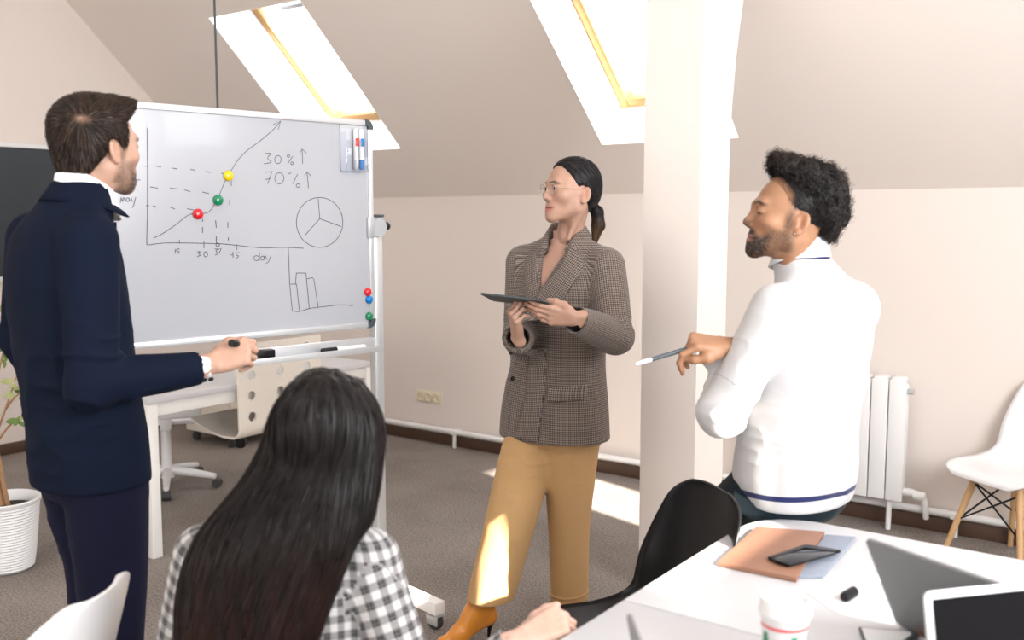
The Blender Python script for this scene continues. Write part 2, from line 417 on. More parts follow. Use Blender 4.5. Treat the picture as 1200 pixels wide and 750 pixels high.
for sx in (-1, 1):
    x = sx * PX
    MB().box((x - .02, .0, .085), (x + .02, .04, bz + .03), .004).build('post', M['whitemetal'] if False else M['alu'], wb)
    MB().box((x - .024, -.008, bz + .03), (x + .024, .048, bz + .04), .003).build('post_cap', M['dgrey'], wb)
    # pivot plate and knob
    MB().tube([(x - sx * .004, -.014, bz - .01), (x - sx * .004, 0, bz - .01)], .036, 28).box((x - sx * .045 - .014, -.018, bz - .05), (x - sx * .045 + .018, .0, bz + .03), .004).build('pivot_clamp', M['alupaint'], wb)
    MB().lathe([(0, 0), (.006, 0), (.006, .02), (.016, .022), (.018, .035), (.012, .045), (0, .046)], 12, T=Matrix.Translation((x + sx * .02, .02, bz - .005)) @ Matrix.Rotation(sx * math.pi / 2, 4, 'Y')).build('pivot_knob', M['black'], wb)
    ft = MB().box((x - .025, -.36, .062), (x + .025, .36, .112), .006).build('foot', M['whitemetal'], wb)
    for sy in (-1, 1):
        cs = MB().tube([(x - .014, sy * .33 - sy * .0, .03), (x + .014, sy * .33, .03)], .03, 18).build('caster_wheel', M['tyre'], wb)
        MB().box((x - .022, sy * .33 - .034, .02), (x - .015, sy * .33 + .03, .064), .003).box((x + .015, sy * .33 - .034, .02), (x + .022, sy * .33 + .03, .064), .003).box((x - .022, sy * .33 - .03, .052), (x + .022, sy * .33 + .03, .064), .003).build('caster_fork', M['alupaint'], wb)
zt = P(430, 400, YR - .02)[2]
MB().box((-PX, .006, zt - .035), (PX, .034, zt + .012), .003).build('cross_bar', M['alu'], wb)
tray = MB().box((-hx + .02, -.085, zt - .03), (hx - .02, .006, zt - .024), .002).box((-hx + .02, -.09, zt - .03), (hx - .02, -.085, zt - .008), .001).box((-hx + .02, .002, zt - .03), (hx - .02, .006, zt + .01), .001).build('pen_tray', M['alu'], wb)

# marker drawing, traced on the plane of the panel
TBi = np.array(TB.inverted())
def onboard(x, y):
    p = Pp(x, y, BN, np.array([BR[0], BR[1], 0]) + BN * .0045); q = TBi @ np.array([*p, 1]); return np.array([q[0], q[2]])
def ell(cx, cy, rx, ry, n=24, a0=0, a1=2 * math.pi): return [(cx + rx * math.cos(t), cy + ry * math.sin(t)) for t in np.linspace(a0, a1, n)]
def ink(name, strokes, w=.0026):
    for s_ in strokes: ink1(name, [s_], w)
def ink1(name, strokes, w):
    V_, F_ = [], []
    for s in strokes:
        p = np.array([onboard(*q) for q in s])
        if len(p) > 2:                           # smooth the polyline
            t = np.arange(len(p)); tt = np.linspace(0, len(p) - 1, (len(p) - 1) * 4 + 1)
            m = np.gradient(p, axis=0); i = np.minimum(tt.astype(int), len(p) - 2); f = (tt - i)[:, None]
            if len(p) > 4: p = (2 * f**3 - 3 * f**2 + 1) * p[i] + (f**3 - 2 * f**2 + f) * m[i] + (-2 * f**3 + 3 * f**2) * p[i + 1] + (f**3 - f**2) * m[i + 1]
        d = np.gradient(p, axis=0); d /= (np.linalg.norm(d, axis=1, keepdims=True) + 1e-9); nrm = np.stack([-d[:, 1], d[:, 0]], 1) * w / 2
        b = len(V_)
        for q, n in zip(p, nrm): V_.append((q[0] + n[0], -.0048, q[1] + n[1])); V_.append((q[0] - n[0], -.0048, q[1] - n[1]))
        for k in range(len(p) - 1): F_.append((b + 2 * k, b + 2 * k + 1, b + 2 * k + 3, b + 2 * k + 2))
    return mesh_obj(name, V_, F_, M['ink'], wb)
ink('ink_axis', [[(172.3, 150), (173, 197), (172.8, 249), (172, 280)], [(172, 280), (172.2, 285), (174, 287), (193, 284.8), (230, 285), (262, 286), (290, 289), (309, 290.5), (325, 290), (338, 290), (356, 291)],
    [(210, 281), (210.5, 285.5)], [(239, 283), (239, 291)], [(277, 286), (277.5, 293)]], .0024)
ink('ink_curve', [[(180, 279), (190, 274), (205, 264), (215, 256), (222, 251.5), (231, 250), (240, 250), (246, 247), (251, 240), (255, 234), (258, 226), (263, 214), (267, 206), (272, 198), (280, 186), (290, 176), (305, 165), (320, 152), (329, 142)], [(320, 146), (329, 142), (326, 152)]], .0024)
ink('ink_dash', [[a, b] for a, b in (((169, 194.5), (174, 195)), ((182, 194.5), (189, 195.5)), ((202, 197), (208, 198)), ((223, 198.5), (229, 199.5)), ((241, 201), (247, 202)), ((259, 203), (263, 203.4)),
    ((176, 219), (185, 220.5)), ((199, 220.5), (208, 221.5)), ((216, 222.5), (223, 224.5)), ((237, 225), (245, 227)), ((171, 241), (175, 241)), ((179, 241.5), (183, 242)), ((199, 242.5), (205, 245)), ((219, 244.5), (227, 246)),
    ((237, 256), (237.5, 260)), ((237.3, 266), (237.3, 273)), ((252.5, 258), (253.5, 267)), ((253.5, 277), (253.5, 285)), ((271, 212), (271, 218)), ((269, 234), (269, 240)), ((267, 260), (267, 267)), ((267.5, 278), (267.5, 282)))])
ink('ink_digit', [[(205.5, 292), (205, 297)], [(210.5, 292), (207.5, 292), (207, 294), (210, 295), (208.5, 297.5)],
    [(231, 295), (234.5, 295), (232.5, 297), (234.5, 299), (231, 301)], ell(241, 298, 2.2, 3), ell(255, 287, 2, 2), [(251.5, 292), (255, 292), (253, 294.5), (256, 297), (252, 299)], [(256, 292), (259, 291), (257, 297)],
    [(270, 295.5), (269.5, 299), (273, 298.5)], [(273, 295), (273, 302)], [(280.5, 296), (277, 296.5), (277, 299), (279.5, 300), (277, 303)]])
ink('ink_letter', [ell(300.5, 302.5, 3.2, 2.8), [(304, 295.5), (304, 305.5)], ell(307.6, 302.5, 2, 2.4), [(309.6, 300), (310.3, 305)], [(311.3, 299.5), (312, 303), (314, 304)], [(317.4, 300), (314.5, 307), (311.5, 309)],
    [(141, 237.5), (142, 231.5), (143.5, 236), (145, 231.3), (146.8, 236)], ell(149.6, 234, 1.9, 2.1), [(151.3, 232), (152, 236)], [(153.6, 231.3), (154.6, 235.3), (156.5, 236)], [(159, 231), (156.5, 241), (154.6, 243.5)],
    [(153.5, 217), (156.5, 206.5)], [(155, 213), (159, 212)], [(160, 210), (159.3, 217.5)], [(160, 212.5), (162.3, 210.2), (164.6, 211.5)]])
ink('ink_figure', [[(310, 180), (317, 180), (313.5, 185.5), (318, 190), (309, 192)], ell(325.6, 187, 3.8, 4.7), [(343, 183), (337, 192)], ell(338, 182.7, 1.5, 1.5, 10), ell(342.2, 191.4, 1.5, 1.5, 10), [(354.6, 192), (354, 175)], [(351, 180), (354, 174.5), (359, 179.5)],
    [(311, 202), (319, 200.5), (313.5, 215.5)], [(311, 210.5), (317, 209)], ell(327.3, 209, 5.3, 6.5), [(337.4, 202.5), (339.5, 204), (341, 202)], [(348.7, 204), (343, 215.5)], ell(349.3, 217.5, 2.3, 2, 10), [(361.5, 220.5), (359.8, 201.5)], [(357, 206), (360, 201), (364.7, 207)]])
ink('ink_pie_line', [ell(374.5, 260.6, 27.2, 29.2, 40), [(374.7, 256.3), (372.8, 232.4)], [(374.7, 256.3), (399.9, 265.5)], [(374.7, 256.3), (356.6, 276.6)]])
ink('ink_bar_line', [[(337.8, 290.4), (339.4, 332), (342.5, 364.4)], [(342.5, 364.4), (351, 365), (363, 361.5), (377, 359.7), (396, 357.5), (406.7, 357.5), (413.6, 358.5)], [(340.4, 333), (347.4, 333)], [(347.4, 333), (350.8, 364)],
    [(346.3, 333), (347.2, 320)], [(347.2, 320), (358.5, 320)], [(358.5, 320), (362.5, 362)], [(359.9, 326.8), (366, 325.4), (367.7, 327)], [(367.7, 327), (372.9, 360)]])
# magnets
Tboard = lambda x, z, off=.004: TB @ Matrix.Translation((x, -off, z)) @ Matrix.Rotation(math.pi / 2, 4, 'X')
for (px, py, c, lab) in ((267, 206, 'yellow', 'yellow round magnet at the top of the drawn curve'), (255, 234.5, 'green', 'green round magnet on the middle of the drawn curve'), (231.5, 251, 'red', 'red round magnet low on the drawn curve'),
        (430.5, 342, 'red', 'red round magnet by the right edge above the blue magnet'), (432, 351, 'blue', 'blue round magnet by the right edge of the board'), (432, 370.5, 'green', 'green round magnet near the lower right corner of the board')):
    q = onboard(px, py); r = .0185 if px < 300 else .0165
    o = MB().lathe([(r * .9, 0), (r, .003), (r * .97, .008), (r * .75, .0125), (r * .4, .015), (0, .0155)], 20).build('magnet', M[c]); o.matrix_world = Tboard(*q)
    tag(o, lab, 'magnet', 'round magnets on the whiteboard')
# acrylic pen holder with two markers
q = onboard(411.5, 175)
ph = empty('pen_holder', (0, 0, 0), 0, 'clear acrylic pen holder fixed at the top right of the board', 'holder'); ph.matrix_world = TB @ Matrix.Translation((q[0], -.005, q[1]))
MB().box((-.05, -.003, -.085), (.05, 0, .085), .001).build('back_plate', mat('frosted_acrylic', (.50, .52, .56), .3), ph)
MB().box((-.05, -.04, -.085), (.05, -.003, -.082)).box((-.05, -.04, -.085), (-.047, -.003, .06)).box((.047, -.04, -.085), (.05, -.003, .06)).build('pocket_sides', M['acrylic'], ph)
MB().box((-.05, -.043, -.085), (.05, -.04, .03), .001).build('front_plate', M['acrylic'], ph)
MB().box((-.05, -.004, .078), (.05, -.001, .087)).build('top_lip', M['alupaint'], ph)
for dx, c, lab in ((.008, 'redtxt', 'white marker pen with red lettering in the acrylic holder'), (.032, 'blue', 'white marker pen with blue cap beside the red one')):
    mk = empty('marker_pen', (0, 0, 0), 0, lab, 'marker', 'markers on the whiteboard'); mk.matrix_world = TB @ Matrix.Translation((q[0] + dx, -.025, q[1] - .075))
    MB().lathe([(0, 0.035), (.0095, .035), (.0098, .145), (.006, .15), (0, .15)], 14).build('barrel', M['white'], mk)
    MB().lathe([(0, 0), (.008, 0), (.0104, .008), (.0104, .036), (0, .036)], 14).build('cap', M[c] if c == 'blue' else M['alupaint'], mk)
    MB().box((-.0075, -.0103, .085), (.0075, -.0085, .115), .002).build('printed_mark', M[c], mk)
# things on the tray
def lying(name, px, py, Lc, rad, mcap, mbody, label, cat, group=None, cap_side=-1, capL=.05):
    p = Pp(px, py, BN, BR + BN * .045); qq = TBi @ np.array([*p, 1])
    e = empty(name, (0, 0, 0), 0, label, cat, group); e.matrix_world = TB @ Matrix.Translation((qq[0], -.045, zt - .024 + rad)) @ Matrix.Rotation(math.pi / 2, 4, 'Y')
    a, b = -Lc / 2, Lc / 2
    s = cap_side
    MB().lathe([(0, a), (rad * .8, a), (rad, a + .005), (rad, b - .005), (rad * .8, b), (0, b)], 14).build('barrel', mbody, e)
    c0, c1 = (a - .001, a + capL) if s < 0 else (b - capL, b + .001)
    MB().lathe([(0, c0), (rad * 1.05, c0), (rad * 1.12, c0 + .006), (rad * 1.12, c1), (0, c1)], 14).build('cap', mcap, e)
    return e
lying('marker_pen', 403, 402, .19, .011, M['black'], M['white'], 'white marker with black cap lying on the pen tray', 'marker', 'markers on the whiteboard', -1, .06)
er = empty('board_eraser', (0, 0, 0), 0, 'small black magnetic eraser on the pen tray by the hand', 'eraser')
pe = Pp(306, 398, BN, BR + BN * .045); qe = TBi @ np.array([*pe, 1]); er.matrix_world = TB @ Matrix.Translation((qe[0], -.045, zt - .024))
MB().box((-.045, -.02, .012), (.045, .02, .04), .005).build('grip', M['black'], er)
MB().box((-.045, -.02, 0), (.045, .02, .012), .002).build('felt_pad', M['felt'], er)

# ------------------------------------------------------------------ desk behind the board, swivel chair, pedestal
D0, D1, E0, E1 = -4.50, -3.87, 2.53, 3.97
dk = empty('office_desk', uvz(D0, E0), RZ, 'white desk with square legs standing behind the whiteboard', 'desk')
W_, L_ = D1 - D0, E1 - E0
MB().box((0, 0, .715), (W_, L_, .742), .003).build('desk_top', M['desk'], dk)
MB().box((W_ - .045, .05, .655), (W_ - .015, L_ - .05, .715), .002).build('apron', M['desk2'], dk)
MB().box((.015, .05, .655), (.045, L_ - .05, .715), .002).build('apron', M['desk2'], dk)
MB().box((.05, .015, .655), (W_ - .05, .045, .715), .002).build('apron', M['desk2'], dk)
MB().box((.05, L_ - .045, .655), (W_ - .05, L_ - .015, .715), .002).build('apron', M['desk2'], dk)
for x in (0.005, W_ - .055):
    for y in (0.005, L_ - .055): MB().box((x, y, 0), (x + .05, y + .05, .715), .004).build('leg', M['desk2'], dk)
# perforated bent panel hung on the desk's near edge
a0 = Pp(279, 440, U, U * (D1 + .03)); a1 = Pp(376, 410, U, U * (D1 + .03))
y0, y1 = float(a0 @ V) - E0, float(a1 @ V) - E0
zb0 = Pp(275, 505, U, U * (D1 + .03))[2]; zt0 = Pp(330, 398, U, U * (D1 + .03))[2]
def perforated():
    Vv, Ff = [], []
    nc, nr = 3, 4
    cw, rh = (y1 - y0) / nc, (zt0 - zb0) / nr; r = min(cw, rh) * .235
    xs0, xs1 = W_ + .018, W_ + .03
    for i in range(nc):
        for j in range(nr):
            cx, cz = y0 + cw * (i + .45), zb0 + rh * (j + .5)
            n = 24; ring = []; sq = []
            for k in range(n):
                t = 2 * math.pi * k / n; c, s = math.cos(t), math.sin(t)
                ring.append((cx + r * c, cz + r * s))
                m = max(abs(c), abs(s)); qx, qz = c / m, s / m
                sq.append((min(max(y0 + cw * (i + .5) + qx * cw / 2, y0 + cw * i), y0 + cw * (i + 1)), min(max(zb0 + rh * (j + .5) + qz * rh / 2, zb0 + rh * j), zb0 + rh * (j + 1))))
            b = len(Vv)
            for x in (xs1, xs0):
                for q in ring: Vv.append((x, q[0], q[1]))
                for q in sq: Vv.append((x, q[0], q[1]))
            for k in range(n):
                k2 = (k + 1) % n
                Ff.append((b + k, b + n + k, b + n + k2, b + k2)); Ff.append((b + 2 * n + k2, b + 3 * n + k2, b + 3 * n + k, b + 2 * n + k)); Ff.append((b + k2, b + 2 * n + k2, b + 2 * n + k, b + k))
    # outer rim
    rim = [(y0, zb0), (y1, zb0), (y1, zt0), (y0, zt0)]
    b = len(Vv)
    for x in (xs1, xs0):
        for q in rim: Vv.append((x, *q))
    for k in range(4): Ff.append((b + k, b + 4 + k, b + 4 + (k + 1) % 4, b + (k + 1) % 4))
    return Vv, Ff
tag(mesh_obj('perforated_panel', *perforated(), M['cream'], dk), 'cream panel with rows of round holes')
# its foot bends into a curved shelf that reaches under the desk
pr = []; 
for k in range(9):
    t = math.pi / 2 * k / 8; pr.append((W_ + .024 - .05 + .05 * math.cos(t), zb0 - .05 * math.sin(t)))
pr += [(W_ - .1, zb0 - .052), (W_ - .2, zb0 - .04), (W_ - .30, zb0 - .015), (W_ - .36, zb0 + .01)]
Vv, Ff = [], []
for (x, z) in pr: Vv += [(x, y0, z + .006), (x, y1, z + .006), (x, y1, z - .006), (x, y0, z - .006)]
for k in range(len(pr) - 1):
    for j in range(4): Ff.append((4 * k + j, 4 * k + (j + 1) % 4, 4 * k + 4 + (j + 1) % 4, 4 * k + 4 + j))
Ff += [(3, 2, 1, 0), tuple(4 * (len(pr) - 1) + j for j in range(4))]
mesh_obj('curved_shelf', Vv, Ff, M['cream'], dk)
MB().tube([(W_ - .12, y0 + .12, zb0 - .06), (W_ - .12, y0 + .12, zb0 - .09)], .012).lathe([(0, 0), (.026, 0), (.028, -.03), (.02, -.045), (0, -.045)], 14, T=Matrix.Translation((W_ - .12, y0 + .12, zb0 - .085))).build('clamp_knob', M['black'], dk)

hb = Pz(196, 553, .09)
sc = empty('swivel_chair', (hb[0], hb[1], 0), math.radians(20), 'white swivel chair with castered star base behind the desk', 'chair')
MB().lathe([(0, .06), (.04, .06), (.045, .10), (.03, .13), (.026, .40), (0, .40)], 18).build('column', M['whitemetal'], sc)
for k in range(5):
    t = math.radians(72 * k - 20); c, s = math.cos(t), math.sin(t)
    MB().tube([(.03 * c, .03 * s, .10), (.16 * c, .16 * s, .085), (.28 * c, .28 * s, .065)], [.026, .022, .016], 8).build('base_arm', M['whitemetal'], sc)
    MB().tube([(.285 * c - .024 * s, .285 * s + .024 * c, .026), (.285 * c + .024 * s, .285 * s - .024 * c, .026)], .026, 16).build('caster', M['tyre'], sc)
MB().box((-.2, -.2, .40), (.2, .2, .43), .02, 3).build('seat', M['white'], sc)
MB().box((-.19, -.23, .44), (.19, -.2, .66), .012, 3).box((-.03, -.22, .38), (.03, -.2, .5), .004).build('backrest', M['white'], sc)
pp = Pz(262, 518, 0)
pd = empty('drawer_pedestal', (pp[0], pp[1], 0), RZ, 'cream drawer pedestal on casters by the left wall', 'cabinet')
MB().box((-.25, -.12, .08), (.22, .38, .56), .004).build('carcass', M['cream'], pd)
for k in range(3):
    d = MB().box((.22, -.11, .09 + k * .157), (.237, .37, .24 + k * .157), .003).build('drawer', M['cream'], pd)
    MB().tube([(.25, .06, .2 + k * .157), (.25, .2, .2 + k * .157)], .006).build('handle', M['alu'], d)
for x in (-.2, .18):
    for y in (-.07, .33): MB().tube([(x, y - .015, .03), (x, y + .015, .03)], .03, 14).box((x - .012, y - .02, .03), (x + .012, y + .02, .082)).build('caster', M['tyre'], pd)

# ------------------------------------------------------------------ shell chairs
def shell_mesh():
    prof = np.array([(.232, .405), (.225, .425), (.19, .440), (.10, .437), (0, .428), (-.09, .432), (-.15, .455), (-.185, .505), (-.205, .57), (-.222, .64), (-.240, .71), (-.256, .775), (-.266, .815), (-.270, .828)])
    half = np.array([.150, .195, .225, .238, .240, .238, .234, .230, .226, .220, .210, .192, .150, .085])
    lift = np.array([.000, .005, .012, .022, .032, .045, .05, .045, .03, .015, .006, .003, .001, .0])      # edge raised (seat)
    fwd = np.array([0, 0, 0, 0, 0, .01, .035, .06, .07, .066, .058, .046, .03, .02])                      # edge wrapped forward (back)
    t = np.linspace(0, len(prof) - 1, 46); i = np.minimum(t.astype(int), len(prof) - 2); f = t - i
    def cr(a):
        m = np.gradient(a, axis=0); ff = f[:, None] if a.ndim > 1 else f
        return (2 * ff**3 - 3 * ff**2 + 1) * a[i] + (ff**3 - 2 * ff**2 + ff) * m[i] + (-2 * ff**3 + 3 * ff**2) * a[i + 1] + (ff**3 - ff**2) * m[i + 1]
    pr, hf, lf, fw = cr(prof), cr(half), cr(lift), cr(fwd)
    S = np.linspace(-1, 1, 23); n = len(pr); k = len(S)
    G = np.zeros((n, k, 3))
    for j, s in enumerate(S):
        G[:, j, 0] = hf * s; G[:, j, 1] = pr[:, 0] + fw * abs(s)**2.2; G[:, j, 2] = pr[:, 1] + lf * abs(s)**2.4
    du = np.gradient(G, axis=0); dv = np.gradient(G, axis=1); N = np.cross(dv, du); N /= np.linalg.norm(N, axis=2, keepdims=True) + 1e-9
    top = G; bot = G - N * .007 if N[20, 11, 2] > 0 else G + N * .007
    Vv = np.concatenate([top.reshape(-1, 3), bot.reshape(-1, 3)]); o = n * k; F = []
    for a in range(n - 1):
        for b in range(k - 1):
            q = [a * k + b, a * k + b + 1, (a + 1) * k + b + 1, (a + 1) * k + b]
            F.append(q[::-1]); F.append([o + x for x in q])
    edge = [(a * k, (a + 1) * k) for a in range(n - 1)] + [((n - 1) * k + b, (n - 1) * k + b + 1) for b in range(k - 1)] + [((a + 1) * k + k - 1, a * k + k - 1) for a in range(n - 1)][::-1] + [(b + 1, b) for b in range(k - 1)][::-1]
    for x, y in edge: F.append([x, y, y + o, x + o][::-1])
    return Vv, np.array(F)
SHV, SHF = shell_mesh()
def shell_chair(loc, rz, m, label, group=None, scale=1.0):
    c = empty('shell_chair', loc, rz, label, 'chair', group); c.scale = (scale,) * 3
    mesh_obj('seat_shell', SHV, SHF, m, c, smooth=True)
    tops = [(.11, .12), (-.11, .12), (.11, -.11), (-.11, -.11)]; bots = [(.215, .205), (-.215, .205), (.215, -.215), (-.215, -.215)]
    L = []
    for (a, b), (p, q) in zip(tops, bots):
        L.append(((a, b, .42), (p, q, 0)))
        MB().tube([(a, b, .425), (p, q, 0)], [.017, .0115], 12).build('leg', M['beech'], c)
    lerp = lambda l, t: tuple(l[0][i] + (l[1][i] - l[0][i]) * t for i in range(3))
    for (i, j) in ((0, 1), (1, 3), (3, 2), (2, 0)):
        MB().tube([lerp(L[i], .12), lerp(L[j], .55)], .0045, 6).tube([lerp(L[j], .12), lerp(L[i], .55)], .0045, 6).build('wire_brace', M['steel'], c)
    MB().box((-.13, -.13, .408), (.13, .14, .418), .003).build('mounting_plate', M['steel'], c)
    return c
def yaw(fx, fy): return math.atan2(-fx, fy)     # local +y faces (fx, fy)
cw = Pz(1198, 640, 0)
shell_chair((2.24, 4.24, 0), yaw(-.93, -.36), M['white'], 'white shell chair with beech legs against the back wall by the radiator', 'shell chairs')
shell_chair((.30, 2.48, 0), yaw(-.96, -.28), M['blackshell'], 'black shell chair pulled up at the corner of the meeting table', 'shell chairs')
shell_chair((-1.09, 1.97, 0), yaw(-.985, .17), M['white'], 'empty white shell chair beside the seated woman', 'shell chairs', .955)
shell_chair((-.36, 1.98, 0), yaw(.1, 1), M['white'], 'white shell chair under the seated woman with long hair', 'shell chairs', .9)

# ------------------------------------------------------------------ meeting tables and what lies on them
def table(v0, v1, u0, u1, label, rc=.1, far_round=True):
    t = empty('meeting_table', uvz(u0, v0), RZ, label, 'table', 'meeting tables pushed together')
    w, l = u1 - u0, v1 - v0
    poly = [(0, 0), (w, 0), (w, l)]
    if far_round: poly += [(rc - rc * math.sin(k) , l - rc + rc * math.cos(k)) for k in np.linspace(0, math.pi / 2, 8)]
    else: poly += [(0, l)]
    MB().prism(poly, .712, .74, .003).build('table_top', M['desk'], t)
    MB().box((.12, .12, .65), (w - .12, l - .12, .712), .002).build('under_frame', M['desk2'], t)
    for x in (.14, w - .19):
        for y in (.14, l - .19): MB().box((x, y, 0), (x + .05, y + .05, .65), .003).build('leg', M['desk2'], t)
    return t
table(1.772, 2.545, -1.0, .6, 'far half of the white meeting table holding the folder and phone', .16)
table(.99, 1.768, -1.0, .6, 'near half of the white meeting table at the bottom of the frame', far_round=False)
ZT = .7405
def on(px, py, z=ZT): return Pz(px, py, z)
def quad_prism(px, z0, th, name, m, parent=None, bev=.0015):
    c = np.mean([on(*q, z0) for q in px], axis=0); pts = [on(*q, z0) - c for q in px]
    return MB().prism([(p[0], p[1]) for p in pts], 0, th, bev).build(name, m, parent), c
def thing_quads(name, label, cat, parts, group=None):
    e = None
    for (nm, px, z0, th, m) in parts:
        o, c = quad_prism(px, z0, th, nm, m)
        if e is None: e = empty(name, c, 0, label, cat, group); c0 = c
        o.parent = e; o.location = c - c0
    return e
fo = thing_quads('laptop_sleeve', 'brown leather laptop sleeve with grey felt flap on the white table', 'sleeve', [
    ('leather_body', [(841, 664), (886, 622), (966, 628), (933, 683)], ZT, .012, M['leather']),
    ('felt_flap', [(934, 678), (967, 629), (1003, 632), (964, 678)], ZT, .007, M['felt'])])
phn = thing_quads('smartphone', 'black smartphone lying on the brown sleeve', 'phone', [
    ('phone_body', [(900, 656), (944, 641), (985, 648), (925, 665)], ZT + .013, .008, M['black'])])
o, c = quad_prism([(903, 655.3), (944, 641.8), (982, 647.8), (926, 663.2)], ZT + .0212, .0008, 'phone_screen', M['screen']); o.parent = phn; o.location = c - np.array(phn.location)
pap = thing_quads('paper_sheet', 'white sheet of paper with faint text under the black-capped marker', 'paper', [('sheet', [(938, 690), (1020, 656), (1052, 735), (985, 720)], ZT, .0008, M['paper'])])
for k in range(7):
    t = k / 7; a = np.array([1008, 700 + k * 4.2]); b = np.array([1034 + k * 1.2, 691 + k * 4.2])
    pa, pb = on(*a, ZT + .001), on(*b, ZT + .001); n = np.cross(pb - pa, ZZ); n /= np.linalg.norm(n); n = n * .0016
    c = np.array(pap.location); mesh_obj('text_line', [pa + n - c, pb + n - c, pb - n - c, pa - n - c], [(0, 1, 2, 3)], M['print'], pap)
tag(thing_quads('paper_sheet', 'white sheet of paper beneath, its corner lifting off the table', 'paper', [('sheet', [(945, 695), (1000, 668), (1040, 728), (975, 716)], ZT - .0004, .0004, M['paper'])]), None)
def stick(name, p0, p1, prof, label, cat, group=None):
    p0, p1 = np.array(p0), np.array(p1); L = np.linalg.norm(p1 - p0)
    e = empty(name, p0, 0, label, cat, group); e.rotation_euler = Vector(p1 - p0).to_track_quat('Z', 'Y').to_euler()
    for (nm, pts, m) in prof: MB().lathe([(r, t * L) for r, t in pts], 14).build(nm, m, e)
    return e
stick('marker_pen', on(989, 700, ZT + .012), on(1028, 678, ZT + .012), [('cap', [(0, 0), (.0095, 0), (.0115, .04), (.0115, .30), (0, .30)], M['black']), ('barrel', [(0, .28), (.0105, .29), (.0105, .97), (.008, 1), (0, 1)], M['white'])], 'white marker with black cap lying on the paper sheet', 'marker')
# laptops
def laptop(origin, hx_, tilt, Lw, Lh, mlid, label, emblem=False, depth=.21):
    h = Vector((hx_[0], hx_[1], 0)).normalized()
    e = empty('laptop', origin, math.atan2(h.y, h.x), label, 'laptop', 'laptops on the meeting table')
    MB().box((0, .004, .001), (Lw, depth, .013), .004).build('base', mlid, e)
    MB().box((.02, .03, .013), (Lw - .02, depth * .58, .0142)).build('keyboard', M['black'], e)
    T = Matrix.Translation((0, 0, .010)) @ Matrix.Rotation(math.radians(tilt), 4, 'X')
    poly = []
    for cx, cz, a0 in ((Lw - .012, Lh - .012, 0), (.012, Lh - .012, 90)):
        poly += [(cx + .012 * math.cos(math.radians(a0 + k * 18)), cz + .012 * math.sin(math.radians(a0 + k * 18))) for k in range(6)]
    poly += [(0, 0), (Lw, 0)]
    R2 = T @ Matrix(((1, 0, 0, 0), (0, 0, -1, 0), (0, 1, 0, 0), (0, 0, 0, 1)))      # prism z -> local -y
    MB().prism(poly, -.0035, .0035, .001, T=R2).build('lid', mlid, e)
    MB().box((.011, .0035, .012), (Lw - .011, .0043, Lh - .011), T=T).build('screen', M['screen'], e)
    if emblem:
        pts = []
        for k in range(32):
            a = 2 * math.pi * k / 32; c, s_ = math.cos(a), math.sin(a); r = .017 * (1 - .12 * max(s_, 0) ** 12 - .08 * max(-s_, 0) ** 12)
            x_, z_ = r * c, r * 1.03 * s_
            if x_ > .009 and abs(z_ - .004) < .009: x_ = .0095 + .004 * (abs(z_ - .004) / .009) ** 2
            pts.append((x_ + Lw / 2, z_ + Lh * .5))
        lf = [(Lw / 2 + a, Lh * .5 + b) for a, b in ((0, .0185), (.0055, .0205), (.0085, .0265), (.008, .030), (.003, .0275), (.0005, .0235))]
        MB().prism(pts, .0035, .0039, T=R2).prism(lf, .0035, .0039, T=R2).build('emblem', M['logo'], e)
    return e
laptop(on(1051, 729, ZT + .01) - ZZ * .0085, (.507, -.862), 28.6, .305, .215, M['spacegrey'], 'open grey laptop showing the back of its lid beside the paper', True)
q2 = P(1104, 718, 1.42); q3 = P(1330, 694, 1.50)
hd = (q3 - q2)
laptop((q3[0] + .015, q3[1] + .035, ZT + .001), (q2[0] - q3[0], q2[1] - q3[1]), 12, float(np.linalg.norm(hd[:2])), float(q2[2] - ZT - .005), M['silver'], 'silver framed laptop with a black screen at the lower right corner')
q4 = P(752, 717, 1.46)
laptop((q4[0] + .01, q4[1], ZT + .001), (.035, -1), 9, .30, float(q4[2] - ZT - .008), M['spacegrey'], 'grey laptop seen edge-on near the hand of the seated woman')
# framed notepad, copper-tipped pen, coffee cup
c0 = on(1032, 745); ex = (on(1056, 741) - on(1006, 737)); ex /= np.linalg.norm(ex); ey = np.cross(ZZ, ex)
npd = empty('notepad', on(1006, 738), math.atan2(ex[1], ex[0]), 'black edged notepad lying near the coffee cup and laptop', 'notepad')
MB().box((0, -.16, .0005), (.10, 0, .006), .001).build('cover', M['black'], npd)
MB().box((.005, -.155, .006), (.095, -.005, .0068)).build('page', M['paper'], npd)
stick('ballpoint_pen', on(1078, 741, ZT + .0085) , on(1047, 764, ZT + .0085), [('tip', [(0, 0), (.004, .0), (.006, .06), (.006, .16), (0, .16)], M['copper']), ('barrel', [(0, .15), (.0062, .16), (.0062, .95), (0, 1)], M['dgrey'])], 'dark pen with copper end lying against the grey laptop', 'pen')
cc = P(920, 712, 1.63)
cup = empty('coffee_cup', (cc[0], cc[1], ZT), 0, 'white paper coffee cup with a red line and green leaf print', 'cup')
MB().lathe([(0, .001), (.029, .001), (.030, .004), (.041, .132), (.0425, .134), (.0425, .137), (0, .137)], 32).build('paper_cup', M['cup'], cup)
MB().lathe([(.0445, .132), (.0455, .134), (.0455, .141), (.043, .144), (.042, .158), (.040, .161), (.037, .158), (.036, .152), (0, .151)], 32).build('cup_lid', M['lid'], cup)
zr = lambda z: .030 + (.041 - .030) * (z - .004) / .128 + .0004
MB().lathe([(zr(.112), .112), (zr(.117), .117)], 32).build('printed_line', M['red'], cup)
